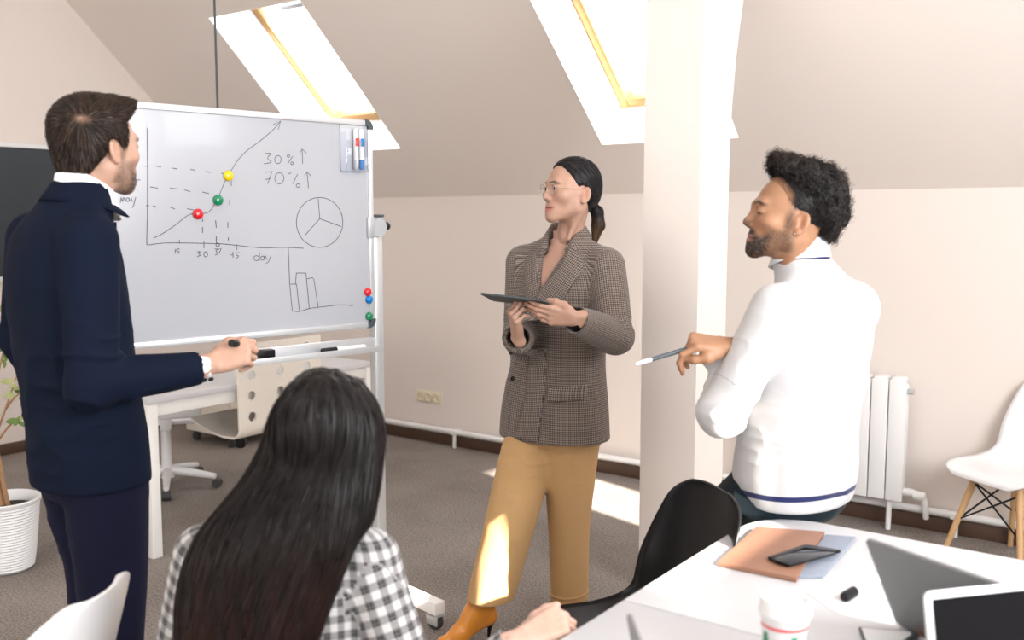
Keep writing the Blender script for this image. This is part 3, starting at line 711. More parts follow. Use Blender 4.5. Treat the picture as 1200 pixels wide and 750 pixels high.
for a in (-20, 25, 75, 200, 280):
    t = math.radians(a); r = zr(.1)
    pts = [(r * math.cos(t + da) * 1.002, r * math.sin(t + da) * 1.002, z) for da, z in ((-.22, .085), (0, .075), (.22, .09), (.12, .108), (-.14, .106))]
    mesh_obj('printed_leaf', pts, [(0, 1, 2, 3, 4)], M['green'] if a != 75 else M['red'], cup)
# potted ficus by the left edge of the frame
pb = Pz(14, 672, 0)
pot = empty('potted_plant', (pb[0] - .05, pb[1] + .06, 0), 0, 'young ficus with bare twigs in a white ribbed pot by the chalkboard wall', 'plant')
prof = [(0, 0), (.095, 0), (.105, .008)]
for k in range(23):
    z = .012 + k * .0125; r = .105 + .038 * (z / .30) ** .7; prof += [(r + .0025, z + .003), (r - .0015, z + .010)]
prof += [(.150, .305), (.152, .318), (.146, .322), (.140, .315), (.138, .27), (0, .27)]
MB().lathe(prof, 40).build('ribbed_pot', M['white'], pot)
mb = MB(); rnd = random.Random(4)
mb.lathe([(0, .288), (.05, .285), (.1, .278), (.139, .272)], 24).build('soil', M['soil'], pot)
def twig(pts, r): return MB().tube(pts, r, 8).build('branch', M['bark'], pot)
twig([(-.01, 0, .26), (-.03, .01, .4), (-.035, 0, .55), (-.02, 0, .7)], [.016, .013, .011, .008])
twig([(.015, .01, .26), (.0, 0, .40), (-.02, .01, .52)], [.012, .010, .009])
ends = []
for (a, b, c_) in (((-.02, 0, .60), (.03, .0, .72), (.075, .02, .86)), ((-.02, 0, .7), (0, .0, .85), (.035, .01, 1.0)), ((-.02, 0, .7), (-.05, 0, .9), (-.03, .02, 1.12)), ((-.03, 0, .55), (.04, -.01, .64), (.10, -.02, .69)), ((-.03, 0, .62), (-.1, 0, .75), (-.14, 0, .9)), ((.03, 0, .72), (.07, 0, .77), (.11, 0, .80)), ((-.05, 0, .9), (.0, 0, 1.05), (.02, 0, 1.28))):
    twig([a, b, c_], [.006, .0045, .002]); ends.append((b, c_))
def leaf(p, d, L, w, m):
    d = Vector(d).normalized(); s_ = d.cross(Vector((rnd.uniform(-.4, .4), -1, rnd.uniform(-.2, .6)))).normalized(); n = d.cross(s_)
    vs = []; 
    for t, ww, b in ((0, .05, 0), (.25, .8, .05), (.5, 1, .07), (.75, .7, .04), (1, .03, -.05)):
        c = Vector(p) + d * (L * t) + n * (b * L)
        vs += [c - s_ * (w * ww / 2) + n * (.12 * w * ww), c, c + s_ * (w * ww / 2) + n * (.12 * w * ww)]
    f = []
    for k in range(4):
        for j in range(2): f.append((3 * k + j, 3 * k + j + 1, 3 * k + 4 + j, 3 * k + 3 + j))
    return mesh_obj('leaf', vs, f, m, pot, smooth=True)
for (b, c_) in ends:
    for k in range(4):
        t = rnd.uniform(.45, 1); p = [b[i] + (c_[i] - b[i]) * t for i in range(3)]
        leaf(p, (rnd.uniform(-1, 1), rnd.uniform(-.8, .4), rnd.uniform(-.9, .5)), rnd.uniform(.045, .075), rnd.uniform(.018, .03), M['leaf'] if rnd.random() < .65 else M['leaf2'])
# ------------------------------------------------------------------ sculpting tools: distance fields on a grid, meshed by surface nets
RNG = np.random.default_rng(7)
_NT = RNG.random((32, 32, 32)).astype(np.float32)
def vnoise(p):
    i = np.floor(p).astype(int); f = p - i; f = f * f * (3 - 2 * f); r = 0
    for dx in (0, 1):
        wx = f[:, 0] if dx else 1 - f[:, 0]
        for dy in (0, 1):
            wy = f[:, 1] if dy else 1 - f[:, 1]
            for dz in (0, 1):
                wz = f[:, 2] if dz else 1 - f[:, 2]
                r = r + wx * wy * wz * _NT[(i[:, 0] + dx) % 32, (i[:, 1] + dy) % 32, (i[:, 2] + dz) % 32]
    return r * 2 - 1
def smin(a, b, k):
    if k <= 0: return np.minimum(a, b)
    h = np.maximum(k - np.abs(a - b), 0) / k
    return np.minimum(a, b) - h * h * k * .25
class Field:
    def __init__(s, lo, hi, h):
        s.lo = np.array(lo, float); s.h = h; n = np.ceil((np.array(hi) - s.lo) / h).astype(int) + 1
        s.ax = [s.lo[i] + h * np.arange(n[i]) for i in range(3)]; s.d = np.full(n, 1.0, np.float32)
    def op(s, fn, lo, hi, k=0.0, mode='u'):
        m = k + 3 * s.h + .006; sl = []
        for i in range(3):
            a = int(max(0, math.floor((lo[i] - m - s.lo[i]) / s.h))); b = int(min(s.d.shape[i], math.ceil((hi[i] + m - s.lo[i]) / s.h) + 1))
            if b <= a: return s
            sl.append(slice(a, b))
        X = s.ax[0][sl[0]][:, None, None]; Y = s.ax[1][sl[1]][None, :, None]; Z = s.ax[2][sl[2]][None, None, :]
        sl = tuple(sl); b = fn(X, Y, Z).astype(np.float32); a = s.d[sl]
        if mode == 'u': s.d[sl] = smin(a, b, k)
        elif mode == 's': s.d[sl] = -smin(-a, b, k)
        return s
    def keep(s, fn, k=0.0):                       # intersection with fn < 0, everywhere
        b = fn(s.ax[0][:, None, None], s.ax[1][None, :, None], s.ax[2][None, None, :]).astype(np.float32)
        s.d = -smin(-s.d, -np.broadcast_to(b, s.d.shape), k); return s
    def cone(s, a, b, ra, rb=None, k=.01, mode='u'):
        rb = ra if rb is None else rb; a = np.array(a, float); b = np.array(b, float); ba = b - a; L2 = ba @ ba + 1e-12
        def fn(X, Y, Z):
            x, y, z = X - a[0], Y - a[1], Z - a[2]
            t = np.clip((x * ba[0] + y * ba[1] + z * ba[2]) / L2, 0, 1)
            return np.sqrt((x - t * ba[0])**2 + (y - t * ba[1])**2 + (z - t * ba[2])**2) - (ra + (rb - ra) * t)
        r = max(ra, rb)
        return s.op(fn, np.minimum(a, b) - r, np.maximum(a, b) + r, k, mode)
    def chain(s, pts, rs, k=.01):
        for i in range(len(pts) - 1): s.cone(pts[i], pts[i + 1], rs[i], rs[i + 1], k)
        return s
    def ell(s, c, r, R=None, k=.01, mode='u'):
        c = np.array(c, float); r = np.array(r, float); R = np.eye(3) if R is None else np.array(R)    # columns of R = axes
        def fn(X, Y, Z):
            x, y, z = X - c[0], Y - c[1], Z - c[2]
            q = [x * R[0, i] + y * R[1, i] + z * R[2, i] for i in range(3)]
            k0 = np.sqrt(sum((q[i] / r[i])**2 for i in range(3))); k1 = np.sqrt(sum((q[i] / r[i]**2)**2 for i in range(3))) + 1e-9
            return k0 * (k0 - 1) / k1
        e = np.sqrt(((R * r[None, :])**2).sum(1))
        return s.op(fn, c - e, c + e, k, mode)
    def loft(s, st, k=.01, mode='u', pw=2.3):     # stations (z, cx, cy, a, b), sorted by z
        st = np.array(st, float); z = st[:, 0]
        def cubic(zz, col):
            v = st[:, col]; m = np.gradient(v, z); i = np.clip(np.searchsorted(z, zz) - 1, 0, len(z) - 2); h = z[i + 1] - z[i]; f = np.clip((zz - z[i]) / h, 0, 1)
            return (2 * f**3 - 3 * f**2 + 1) * v[i] + (f**3 - 2 * f**2 + f) * m[i] * h + (-2 * f**3 + 3 * f**2) * v[i + 1] + (f**3 - f**2) * m[i + 1] * h
        def fn(X, Y, Z):
            zz = Z.ravel(); cx, cy, a, b = [cubic(zz, c)[None, None, :] for c in (1, 2, 3, 4)]
            x, y = X - cx, Y - cy
            q = (np.abs(x / a)**pw + np.abs(y / b)**pw)**(1 / pw) + 1e-6; rr = np.sqrt(x * x + y * y)
            d = np.where(rr > 1e-4, rr * (1 - 1 / q), -np.minimum(a, b))
            cap = np.maximum(Z - z[-1], z[0] - Z)
            return np.maximum(d * .93, np.broadcast_to(cap, d.shape))
        r = st[:, 3:5].max()
        return s.op(fn, (st[:, 1].min() - r, st[:, 2].min() - r, z[0]), (st[:, 1].max() + r, st[:, 2].max() + r, z[-1]), k, mode)
    def sample(s, p):
        q = (p - s.lo) / s.h; n = np.array(s.d.shape); q = np.clip(q, 0, n - 1.001); i = q.astype(int); f = q - i; r = 0
        for dx in (0, 1):
            for dy in (0, 1):
                for dz in (0, 1):
                    w = (f[:, 0] if dx else 1 - f[:, 0]) * (f[:, 1] if dy else 1 - f[:, 1]) * (f[:, 2] if dz else 1 - f[:, 2])
                    r = r + w * s.d[i[:, 0] + dx, i[:, 1] + dy, i[:, 2] + dz]
        return r
    def grad(s, p, e=None):
        e = e or s.h; g = np.stack([s.sample(p + np.eye(3)[i] * e) - s.sample(p - np.eye(3)[i] * e) for i in range(3)], 1)
        return g / (np.linalg.norm(g, axis=1, keepdims=True) + 1e-9)
    def mesh(s):
        d = np.pad(s.d, 1, constant_values=1.0); S = d < 0
        c = [(x, y, z) for x in (0, 1) for y in (0, 1) for z in (0, 1)]
        n = np.array(d.shape) - 1
        tot = np.zeros(n, np.uint8)
        for (x, y, z) in c: tot += S[x:n[0] + x, y:n[1] + y, z:n[2] + z]
        act = (tot > 0) & (tot < 8); ii = np.argwhere(act); idx = np.full(n, -1, np.int32); idx[act] = np.arange(len(ii), dtype=np.int32)
        cv = {q: d[ii[:, 0] + q[0], ii[:, 1] + q[1], ii[:, 2] + q[2]] for q in c}
        acc = np.zeros((len(ii), 3)); cnt = np.zeros(len(ii))
        for a in c:
            for ax in range(3):
                if a[ax]: continue
                b = list(a); b[ax] = 1; b = tuple(b); va, vb = cv[a], cv[b]; m = (va < 0) != (vb < 0)
                t = np.where(m, va / np.where(m, va - vb, 1), 0); p = np.tile(np.array(a, float), (len(ii), 1)); p[:, ax] += t
                acc[m] += p[m]; cnt += m
        V_ = s.lo + s.h * (ii - 1 + acc / cnt[:, None]); F = []
        for ax in range(3):
            o1, o2 = (ax + 1) % 3, (ax + 2) % 3
            sa = [slice(None)] * 3; sb = [slice(None)] * 3; sa[ax] = slice(0, -1); sb[ax] = slice(1, None)
            e = S[tuple(sa)] != S[tuple(sb)]; pos = np.argwhere(e)
            pos = pos[(pos[:, o1] > 0) & (pos[:, o2] > 0) & (pos[:, o1] < n[o1]) & (pos[:, o2] < n[o2])]
            ins = S[pos[:, 0], pos[:, 1], pos[:, 2]]; q = []
            for (u1, u2) in ((-1, -1), (0, -1), (0, 0), (-1, 0)):
                r = pos.copy(); r[:, o1] += u1; r[:, o2] += u2; q.append(idx[r[:, 0], r[:, 1], r[:, 2]])
            q = np.stack(q, 1); q[~ins] = q[~ins][:, ::-1]; F.append(q)
        return V_, np.concatenate(F)
def vnormals(Vv, F):
    a, b, c, d = (Vv[F[:, i]] for i in range(4)); n = np.cross(c - a, d - b); N = np.zeros_like(Vv)
    for i in range(4): np.add.at(N, F[:, i], n)
    return N / (np.linalg.norm(N, axis=1, keepdims=True) + 1e-12)
def relax(Vv, F, it=1, f=.5):
    for _ in range(it):
        A = np.zeros_like(Vv); C = np.zeros(len(Vv))
        for i in range(4):
            for j in ((i + 1) % 4, (i + 3) % 4): np.add.at(A, F[:, i], Vv[F[:, j]]); np.add.at(C, F[:, i], 1)
        Vv = Vv + f * (A / np.maximum(C, 1)[:, None] - Vv)
    return Vv
def ribbons(paths, nrm, w0, w1, roll=.35):                  # paths (n, steps, 3), nrm (n, steps, 3) -> quads
    n, k, _ = paths.shape; t = np.gradient(paths, axis=1); t /= np.linalg.norm(t, axis=2, keepdims=True) + 1e-9
    sd_ = np.cross(t, nrm); sd_ /= np.linalg.norm(sd_, axis=2, keepdims=True) + 1e-9
    ro = RNG.normal(0, roll, n)[:, None, None]; sd_ = sd_ * np.cos(ro) + nrm * np.sin(ro)
    w = np.linspace(w0, w1, k)[None, :, None] / 2
    Vv = np.stack([paths - sd_ * w, paths + sd_ * w], 2).reshape(-1, 3)
    b = (np.arange(n)[:, None] * k + np.arange(k - 1)[None, :]).ravel() * 2
    return Vv, np.stack([b, b + 1, b + 3, b + 2], 1)
def strands(F, roots, flow, steps, step, off0, off1, w0, w1, jit=.0, rng=RNG):
    p = roots.copy(); n = len(p); o = np.zeros(n); lift = rng.uniform(0, 1, n); path = []; nr = []; rd = rng.normal(0, 1, (n, 3)) * jit
    for i in range(steps):
        g = F.grad(p); off = off0 + (off1 - off0) * lift * (i / (steps - 1))
        p = p - (F.sample(p) - off)[:, None] * g
        path.append(p.copy()); nr.append(g)
        d = flow(p, g) + rd; d -= (d * g).sum(1, keepdims=True) * g; d /= np.linalg.norm(d, axis=1, keepdims=True) + 1e-9
        p = p + d * step * (rng.uniform(.7, 1.3, n)[:, None] if False else 1)
    return ribbons(np.stack(path, 1), np.stack(nr, 1), w0, w1)
def shade(n, k, lo, hi, rng=RNG): return np.repeat(rng.uniform(lo, hi, n), 2 * k)
def join(parts):
    Vs, Fs, o = [], [], 0
    for v, f in parts: Vs.append(v); Fs.append(f + o); o += len(v)
    return np.concatenate(Vs), np.concatenate(Fs)
def set_attr(o, name, arr):
    a = o.data.attributes.new(name, 'FLOAT_COLOR' if arr.shape[1] == 4 else 'FLOAT_VECTOR', 'POINT')
    a.data.foreach_set('color' if arr.shape[1] == 4 else 'vector', arr.astype(np.float32).ravel())
def col4(c): return np.concatenate([c, np.ones((len(c), 1))], 1)

# ------------------------------------------------------------------ frames
class Frame:                                     # local x right, y forward, z up
    def __init__(s, loc, fwd, up=(0, 0, 1), scale=1.0):
        s.o = np.array(loc, float); f = np.array((*fwd, 0)[:3], float); f /= np.linalg.norm(f); u_ = np.array(up, float)
        r = np.cross(f, u_); r /= np.linalg.norm(r); u_ = np.cross(r, f); s.R = np.stack([r, f, u_], 1); s.s = scale
    def w(s, p): return np.asarray(p) @ s.R.T * s.s + s.o
    def l(s, p): return ((np.asarray(p) - s.o) @ s.R) / s.s
    def dirw(s, d): return np.asarray(d) @ s.R.T

# ------------------------------------------------------------------ head
def rotx(a): c, s_ = math.cos(a), math.sin(a); return np.array([[1, 0, 0], [0, c, -s_], [0, s_, c]])
def rotz(a): c, s_ = math.cos(a), math.sin(a); return np.array([[c, -s_, 0], [s_, c, 0], [0, 0, 1]])
def head_field(fem=False, h=.003, neck_to=(0, -.05, -.22), lo=(-.12, -.16, -.24), hi=(.12, .15, .14), shut=False):
    F = Field(lo, hi, h); jw = .90 if fem else 1.0
    F.ell((0, -.014, .032), (.074, .095, .083), k=0)
    F.ell((0, .022, -.012), (.064, .066, .078), k=.03)
    F.ell((0, .030, -.055), (.050 * jw, .052, .055), k=.03)
    for sx in (-1, 1):
        F.cone((sx * .054 * jw, .004, -.062), (sx * .016, .070, -.100), .015, .014, k=.03)
        F.cone((sx * .058 * jw, -.002, -.02), (sx * .054 * jw, .004, -.062), .014, .014, k=.03)
        F.ell((sx * .043, .060, -.026), (.020, .018, .017), k=.03)
        F.cone((sx * .034, .079, .020), (sx * .010, .087, .016), .0095 if fem else .0115, .010, k=.018)
    F.ell((0, .079, -.101), (.018, .014, .015), k=.022)
    F.ell((0, .074, -.070), (.034, .018, .022), k=.022)
    # eye sockets, lids
    for sx in (-1, 1):
        F.ell((sx * .033, .093, .001), (.019, .015, .0115), k=.014, mode='s')
        F.ell((sx * .0325, .0765, .0005), (.0145, .0145, .0135), k=.006)
        if shut: F.cone((sx * .021, .0885, -.004), (sx * .045, .0850, -.005), .0012, k=.002, mode='s')
        else: F.ell((sx * .033, .0925, -.0005), (.0135, .009, .0056), k=.002, mode='s')
    # nose
    F.cone((0, .085, .010), (0, .1035, -.026), .0068, .0090, k=.014)
    F.ell((0, .1055, -.0325), (.0092, .0092, .0085), k=.008)
    for sx in (-1, 1):
        F.ell((sx * .0118, .0955, -.037), (.0072, .010, .0075), k=.006)
        F.ell((sx * .0065, .0985, -.0445), (.003, .0055, .004), k=.002, mode='s')
    # mouth
    for sx in (-1, 1):
        F.cone((sx * .028, .0755, -.0690), (sx * .006, .0905, -.0640), .0030, .0048, k=.007)
        F.cone((sx * .027, .0755, -.0700), (sx * .005, .0900, -.0755), .0030, .0058, k=.007)
    F.ell((0, .090, -.0695), (.031, .014, .0013), k=.002, mode='s')
    # ears
    for sx in (-1, 1):
        R = rotx(.22) @ rotz(sx * .50)
        c = np.array((sx * .0805, -.015, -.018))
        F.ell(c, (.0075, .0185, .031), R, k=.006)
        F.ell(c + R @ np.array((sx * .0075, .001, .004)), (.0075, .0120, .021), R, k=.0015, mode='s')
        F.ell(c + R @ np.array((sx * .003, .002, -.024)), (.006, .009, .010), R, k=.004)
        F.ell(c + R @ np.array((sx * .004, .011, -.003)), (.004, .004, .007), R, k=.003)
        F.ell(c + R @ np.array((sx * .001, -.005, .008)), (.0035, .0045, .010), R, k=.003)
    r = .046 if fem else .053
    F.cone((0, -.030, -.05), neck_to, r, r * (1.06 if fem else 1.08), k=.03)
    for sx in (-1, 1): F.cone((sx * .048, -.020, -.06), (sx * .016, neck_to[1] + r * .72, neck_to[2] + .03), .010, .007, k=.03)
    return F
def blob(p, c, r, soft=.35):
    q = np.sqrt((((p - np.array(c)) / np.array(r))**2).sum(1)); return np.clip((1 + soft - q) / (2 * soft), 0, 1)
def face_colour(p, skin, lip, brow, beard=None, beard_amt=0.0, fem=False, shut=False):
    c = np.tile(np.array(skin), (len(p), 1)); n = vnoise(p * 60)[:, None]; c = c * (1 + .05 * n)
    ax = np.abs(p[:, 0]); pm = np.stack([ax, p[:, 1], p[:, 2]], 1)
    def mix(m, col): nonlocal c; c = c * (1 - m[:, None]) + np.array(col) * m[:, None]
    mix(.30 * blob(pm, (.040, .075, -.035), (.022, .03, .02), .6), (skin[0] * 1.02, skin[1] * .72, skin[2] * .66))
    mix(.35 * blob(pm, (.076, -.014, -.018), (.012, .02, .033), .4), (skin[0] * 1.0, skin[1] * .72, skin[2] * .66))
    if beard is not None:
        m = np.clip((-.030 - p[:, 2] + .25 * (p[:, 1] - .06)) / .012, 0, 1) * np.clip((p[:, 1] + .012) / .014, 0, 1)
        m *= np.clip((p[:, 2] + .140) / .015, 0, 1) * np.where(p[:, 2] < -.095, np.clip((p[:, 1] - .015) / .02, 0, 1), 1)
        dens = .62 + .5 * np.clip((p[:, 1] - .045) / .02, 0, 1) * np.clip((-.045 - p[:, 2]) / .01, 0, 1)
        spk = np.clip(.85 + .35 * vnoise(p * np.array((420, 420, 260))), 0, 1)
        cheek = blob(pm, (.036, .070, -.040), (.024, .03, .022), .35); m = m * (1 - cheek)
        mix(np.clip(m * dens * beard_amt * spk, 0, 1), beard)
        mix(beard_amt * np.clip(blob(pm, (.012, .094, -.0545), (.018, .012, .0065), .4), 0, 1), beard)
        side = blob(pm, (.066, .012, -.020), (.014, .014, .04), .4); mix(beard_amt * .8 * side * spk, beard)
    mix(blob(pm, (.0, .086, -.0645), (.030, .024, .0048), .3), lip); mix(blob(pm, (.0, .086, -.0755), (.027, .024, .0060), .3), lip)
    bz_ = .0185 + .006 * np.clip(ax / .03, 0, 1) - .008 * np.clip((ax - .032) / .02, 0, 1)
    mb_ = np.clip(1.25 - np.abs(p[:, 2] - bz_) / (.0042 if fem else .0050), 0, 1) * np.clip((ax - .009) / .004, 0, 1) * np.clip((.052 - ax) / .006, 0, 1) * (p[:, 1] > .05)
    mix(np.clip(mb_ * .95, 0, 1), brow)
    lash = np.clip(1.3 - np.sqrt(((ax - .033) / .0145)**2 + ((p[:, 2] - (.0035 if not shut else -.0045) + .12 * np.abs(ax - .033)) / .0028)**2), 0, 1) * (p[:, 1] > .075)
    mix(np.clip(lash * 1.3, 0, 1), (brow[0] * .5, brow[1] * .5, brow[2] * .5))
    return np.clip(c, 0, 1)
M['skin'] = attr_mat('skin', .48, spec=.4, sss=.06)
M['eye'] = mat('eye_white', (.75, .73, .71), .12)
M['iris'] = mat('iris', (.035, .02, .012), .12)
M['nail'] = mat('nail', (.75, .48, .42), .3)
def eyes(fr, parent, base):
    for sx in (-1, 1):
        c = fr.w(np.array((sx * .0325, .0762, 0))) - base
        o = MB().lathe([(0, -.0125), (.006, -.011), (.0106, -.0066), (.0125, 0), (.0106, .0066), (.006, .011), (0, .0125)], 18, T=Matrix.Translation(c) @ Matrix.Scale(fr.s, 4)).build('eye', M['eye'], parent)
        f = fr.dirw((0, 1, 0)); q = Vector(f).to_track_quat('Z', 'Y').to_matrix().to_4x4()
        MB().lathe([(0, .0128), (.0035, .0124), (.0062, .0112)], 16, T=Matrix.Translation(c) @ q @ Matrix.Scale(fr.s, 4)).build('iris', M['iris'], o)

# ------------------------------------------------------------------ hand: wrist at origin, fingers +y, back of hand +z, thumb on x = s
def hand_field(s, curls, thumb=None, spread=.0, h=.0022, fore=.09, splay=(0, 0, 0, 0)):
    pts = []
    F = Field((-.085, -fore - .03, -.11), (.085, .21, .075), h)
    kx = [s * .030, s * .010, -s * .011, -s * .030]; ky = [.088, .092, .087, .078]
    for x, y in zip(kx, ky): F.cone((x * .62, .008, 0), (x, y, .002), .0135, .0105, k=.014)
    F.ell((s * .024, .040, -.010), (.018, .034, .015), k=.012); F.ell((-s * .022, .038, -.007), (.014, .036, .013), k=.012)
    F.cone((s * .010, 0, 0), (s * .013, -fore, 0), .0185, .024, k=.01); F.cone((-s * .010, 0, 0), (-s * .013, -fore, 0), .0185, .024, k=.012)
    L = [(.043, .026, .021), (.048, .030, .022), (.044, .028, .021), (.034, .021, .019)]; R0 = [.0092, .0094, .0088, .0078]
    nails = []
    for i in range(4):
        p = np.array((kx[i], ky[i], .001)); a = 0; sp = s * (spread * (1.5 - i) / 1.5 + splay[i])
        for j in range(3):
            a += math.radians(curls[i][j]); d = np.array((math.sin(sp) * math.cos(a), math.cos(sp) * math.cos(a), -math.sin(a))); q = p + d * L[i][j]
            r0, r1 = R0[i] * (1 - .09 * j), R0[i] * (1 - .09 * (j + 1)); F.cone(p, q, r0, r1, k=.004 if j else .008)
            p = q
        up = np.array((math.sin(sp) * math.sin(a), math.cos(sp) * math.sin(a), math.cos(a))); nails.append((p - d * .004 + up * R0[i] * .66, d, up, R0[i] * .75))
    t = thumb or [(s * .030, .020, -.012), (s * .052, .052, -.020), (s * .060, .082, -.024), (s * .058, .108, -.026)]
    F.chain([np.array(q) for q in t], [.0155, .0125, .0108, .0090], k=.010)
    return F, nails
def hand_mesh(fr, s, curls, thumb=None, skin=(.6, .4, .3), **kw):
    F, nails = hand_field(s, curls, thumb, **kw); v, f = F.mesh(); v = relax(v, f, 1, .4)
    c = np.tile(np.array(skin), (len(v), 1)) * (1 + .05 * vnoise(v * 70)[:, None])
    tip = np.clip((v[:, 1] - .10) / .05, 0, 1)[:, None] * .3; c = c * (1 - tip) + c * np.array((1.02, .84, .80)) * tip
    for (p, d, up, r) in nails:
        m = np.clip(1.4 - np.linalg.norm((v - p - up * r * .3) / r, axis=1), 0, 1)[:, None] * .5; c = c * (1 - m) + np.array((skin[0] * 1.1, skin[1] * .95, skin[2] * .95)) * m
    return fr.w(v), f, np.clip(c, 0, 1)
# ------------------------------------------------------------------ people
def cloth_mat(name, col, rough=.85, sheen=.2, fine=900, vary=.10, bump=.25):
    m = mat(name, col, rough, spec=.1, sheen=sheen, noise=(fine, vary, 2), bump=(fine, bump, .0008)); return m
M['navy'] = cloth_mat('navy_wool', (.0045, .0085, .022), .8, .0)
M['navy2'] = cloth_mat('navy_trouser_wool', (.007, .008, .024), .8, .03)
M['shirt'] = cloth_mat('white_cotton', (.80, .81, .85), .8, .1, vary=.02)
M['jeans'] = cloth_mat('dark_denim', (.006, .013, .018), .85, .1, 500, .4)
M['tan'] = cloth_mat('camel_wool', (.54, .335, .155), .8, .08, 700, .08)
M['boot'] = mat('orange_leather', (.72, .27, .03), .28, coat=.25, bump=(30, .1, .003))
M['shoe'] = mat('black_leather', (.01, .01, .01), .3)
def knit_mat():
    m = mat('white_knit', (.50, .495, .50), .9, spec=.15, sheen=.3, bump=(420, .35, .0012)); nt = m.node_tree; b = nt.nodes['Principled BSDF']
    a = nt.nodes.new('ShaderNodeAttribute'); a.attribute_name = 'band'
    r = nt.nodes.new('ShaderNodeValToRGB'); r.color_ramp.interpolation = 'CONSTANT'; e = r.color_ramp.elements
    e[0].position = 0; e[0].color = (.50, .495, .50, 1); e[1].position = .42; e[1].color = (.012, .018, .085, 1); x = e.new(.60); x.color = (.50, .495, .50, 1)
    sp = nt.nodes.new('ShaderNodeSeparateXYZ'); nt.links.new(a.outputs['Vector'], sp.inputs[0]); nt.links.new(sp.outputs[0], r.inputs[0]); nt.links.new(r.outputs[0], b.inputs['Base Color'])
    return m
M['knit'] = knit_mat()
def stripes(nt, src, scale, duty=.5):             # 0/1 stripes with soft edges along one coordinate
    f = nt.nodes.new('ShaderNodeMath'); f.operation = 'MULTIPLY'; f.inputs[1].default_value = scale; nt.links.new(src, f.inputs[0])
    g = nt.nodes.new('ShaderNodeMath'); g.operation = 'FRACT'; nt.links.new(f.outputs[0], g.inputs[0])
    h = nt.nodes.new('ShaderNodeMath'); h.operation = 'LESS_THAN'; h.inputs[1].default_value = duty; nt.links.new(g.outputs[0], h.inputs[0])
    return h.outputs[0]
def check_mat(name, dark, light, scale, rough=.85, over=None, bump=None):
    m = mat(name, light, rough, spec=.2, sheen=.15, bump=bump); nt = m.node_tree; b = nt.nodes['Principled BSDF']
    a = nt.nodes.new('ShaderNodeAttribute'); a.attribute_name = 'weave'; sp = nt.nodes.new('ShaderNodeSeparateXYZ'); nt.links.new(a.outputs['Vector'], sp.inputs[0])
    s1 = stripes(nt, sp.outputs[0], scale); s2 = stripes(nt, sp.outputs[1], scale)
    ad = nt.nodes.new('ShaderNodeMath'); ad.operation = 'ADD'; nt.links.new(s1, ad.inputs[0]); nt.links.new(s2, ad.inputs[1])
    hf = nt.nodes.new('ShaderNodeMath'); hf.operation = 'MULTIPLY'; hf.inputs[1].default_value = .5; nt.links.new(ad.outputs[0], hf.inputs[0])
    r = nt.nodes.new('ShaderNodeValToRGB'); e = r.color_ramp.elements; e[0].color = (*light, 1); e[1].color = (*dark, 1)
    x = e.new(.5); x.color = (*[(p * .62 + q * .38) for p, q in zip(dark, light)], 1)
    nt.links.new(hf.outputs[0], r.inputs[0]); out = r.outputs[0]
    if over:                                      # faint larger overcheck
        o1 = stripes(nt, sp.outputs[0], over[0], over[1]); o2 = stripes(nt, sp.outputs[1], over[0], over[1])
        mx = nt.nodes.new('ShaderNodeMath'); mx.operation = 'MAXIMUM'; nt.links.new(o1, mx.inputs[0]); nt.links.new(o2, mx.inputs[1])
        ml = nt.nodes.new('ShaderNodeMath'); ml.operation = 'MULTIPLY'; ml.inputs[1].default_value = over[3]; nt.links.new(mx.outputs[0], ml.inputs[0])
        mc = nt.nodes.new('ShaderNodeMix'); mc.data_type = 'RGBA'; nt.links.new(ml.outputs[0], mc.inputs[0]); nt.links.new(out, mc.inputs[6]); mc.inputs[7].default_value = (*over[2], 1); out = mc.outputs[2]
    nt.links.new(out, b.inputs['Base Color']); return m
M['blazer'] = check_mat('brown_check_wool', (.060, .043, .033), (.31, .262, .235), 130, over=(28, .10, (.03, .02, .015), .22))
M['plaid'] = check_mat('black_white_plaid', (.008, .008, .010), (.58, .56, .56), 30, over=(120, .5, (.35, .34, .34), .25))
def hair_mat(name, root, tip, rough=.35):
    m = mat(name, root, rough, spec=.18); nt = m.node_tree; b = nt.nodes['Principled BSDF']
    a = nt.nodes.new('ShaderNodeAttribute'); a.attribute_name = 'Col'; nt.links.new(a.outputs['Color'], b.inputs['Base Color']); return m
M['hair'] = hair_mat('hair', (.02, .015, .012), (.05, .03, .02), .38)
M['hair_long'] = hair_mat('long_hair', (.02, .015, .012), (.05, .03, .02), .40)
M['hair_curl'] = hair_mat('curly_hair', (.02, .015, .012), (.05, .03, .02), .5)
M['wire'] = mat('gold_wire', (.70, .60, .48), .25, metal=.9)
M['lens'] = glass_mat('spectacle_lens', (.97, .98, .98), .07)
M['pearl'] = mat('earring', (.85, .83, .8), .15, metal=.5)

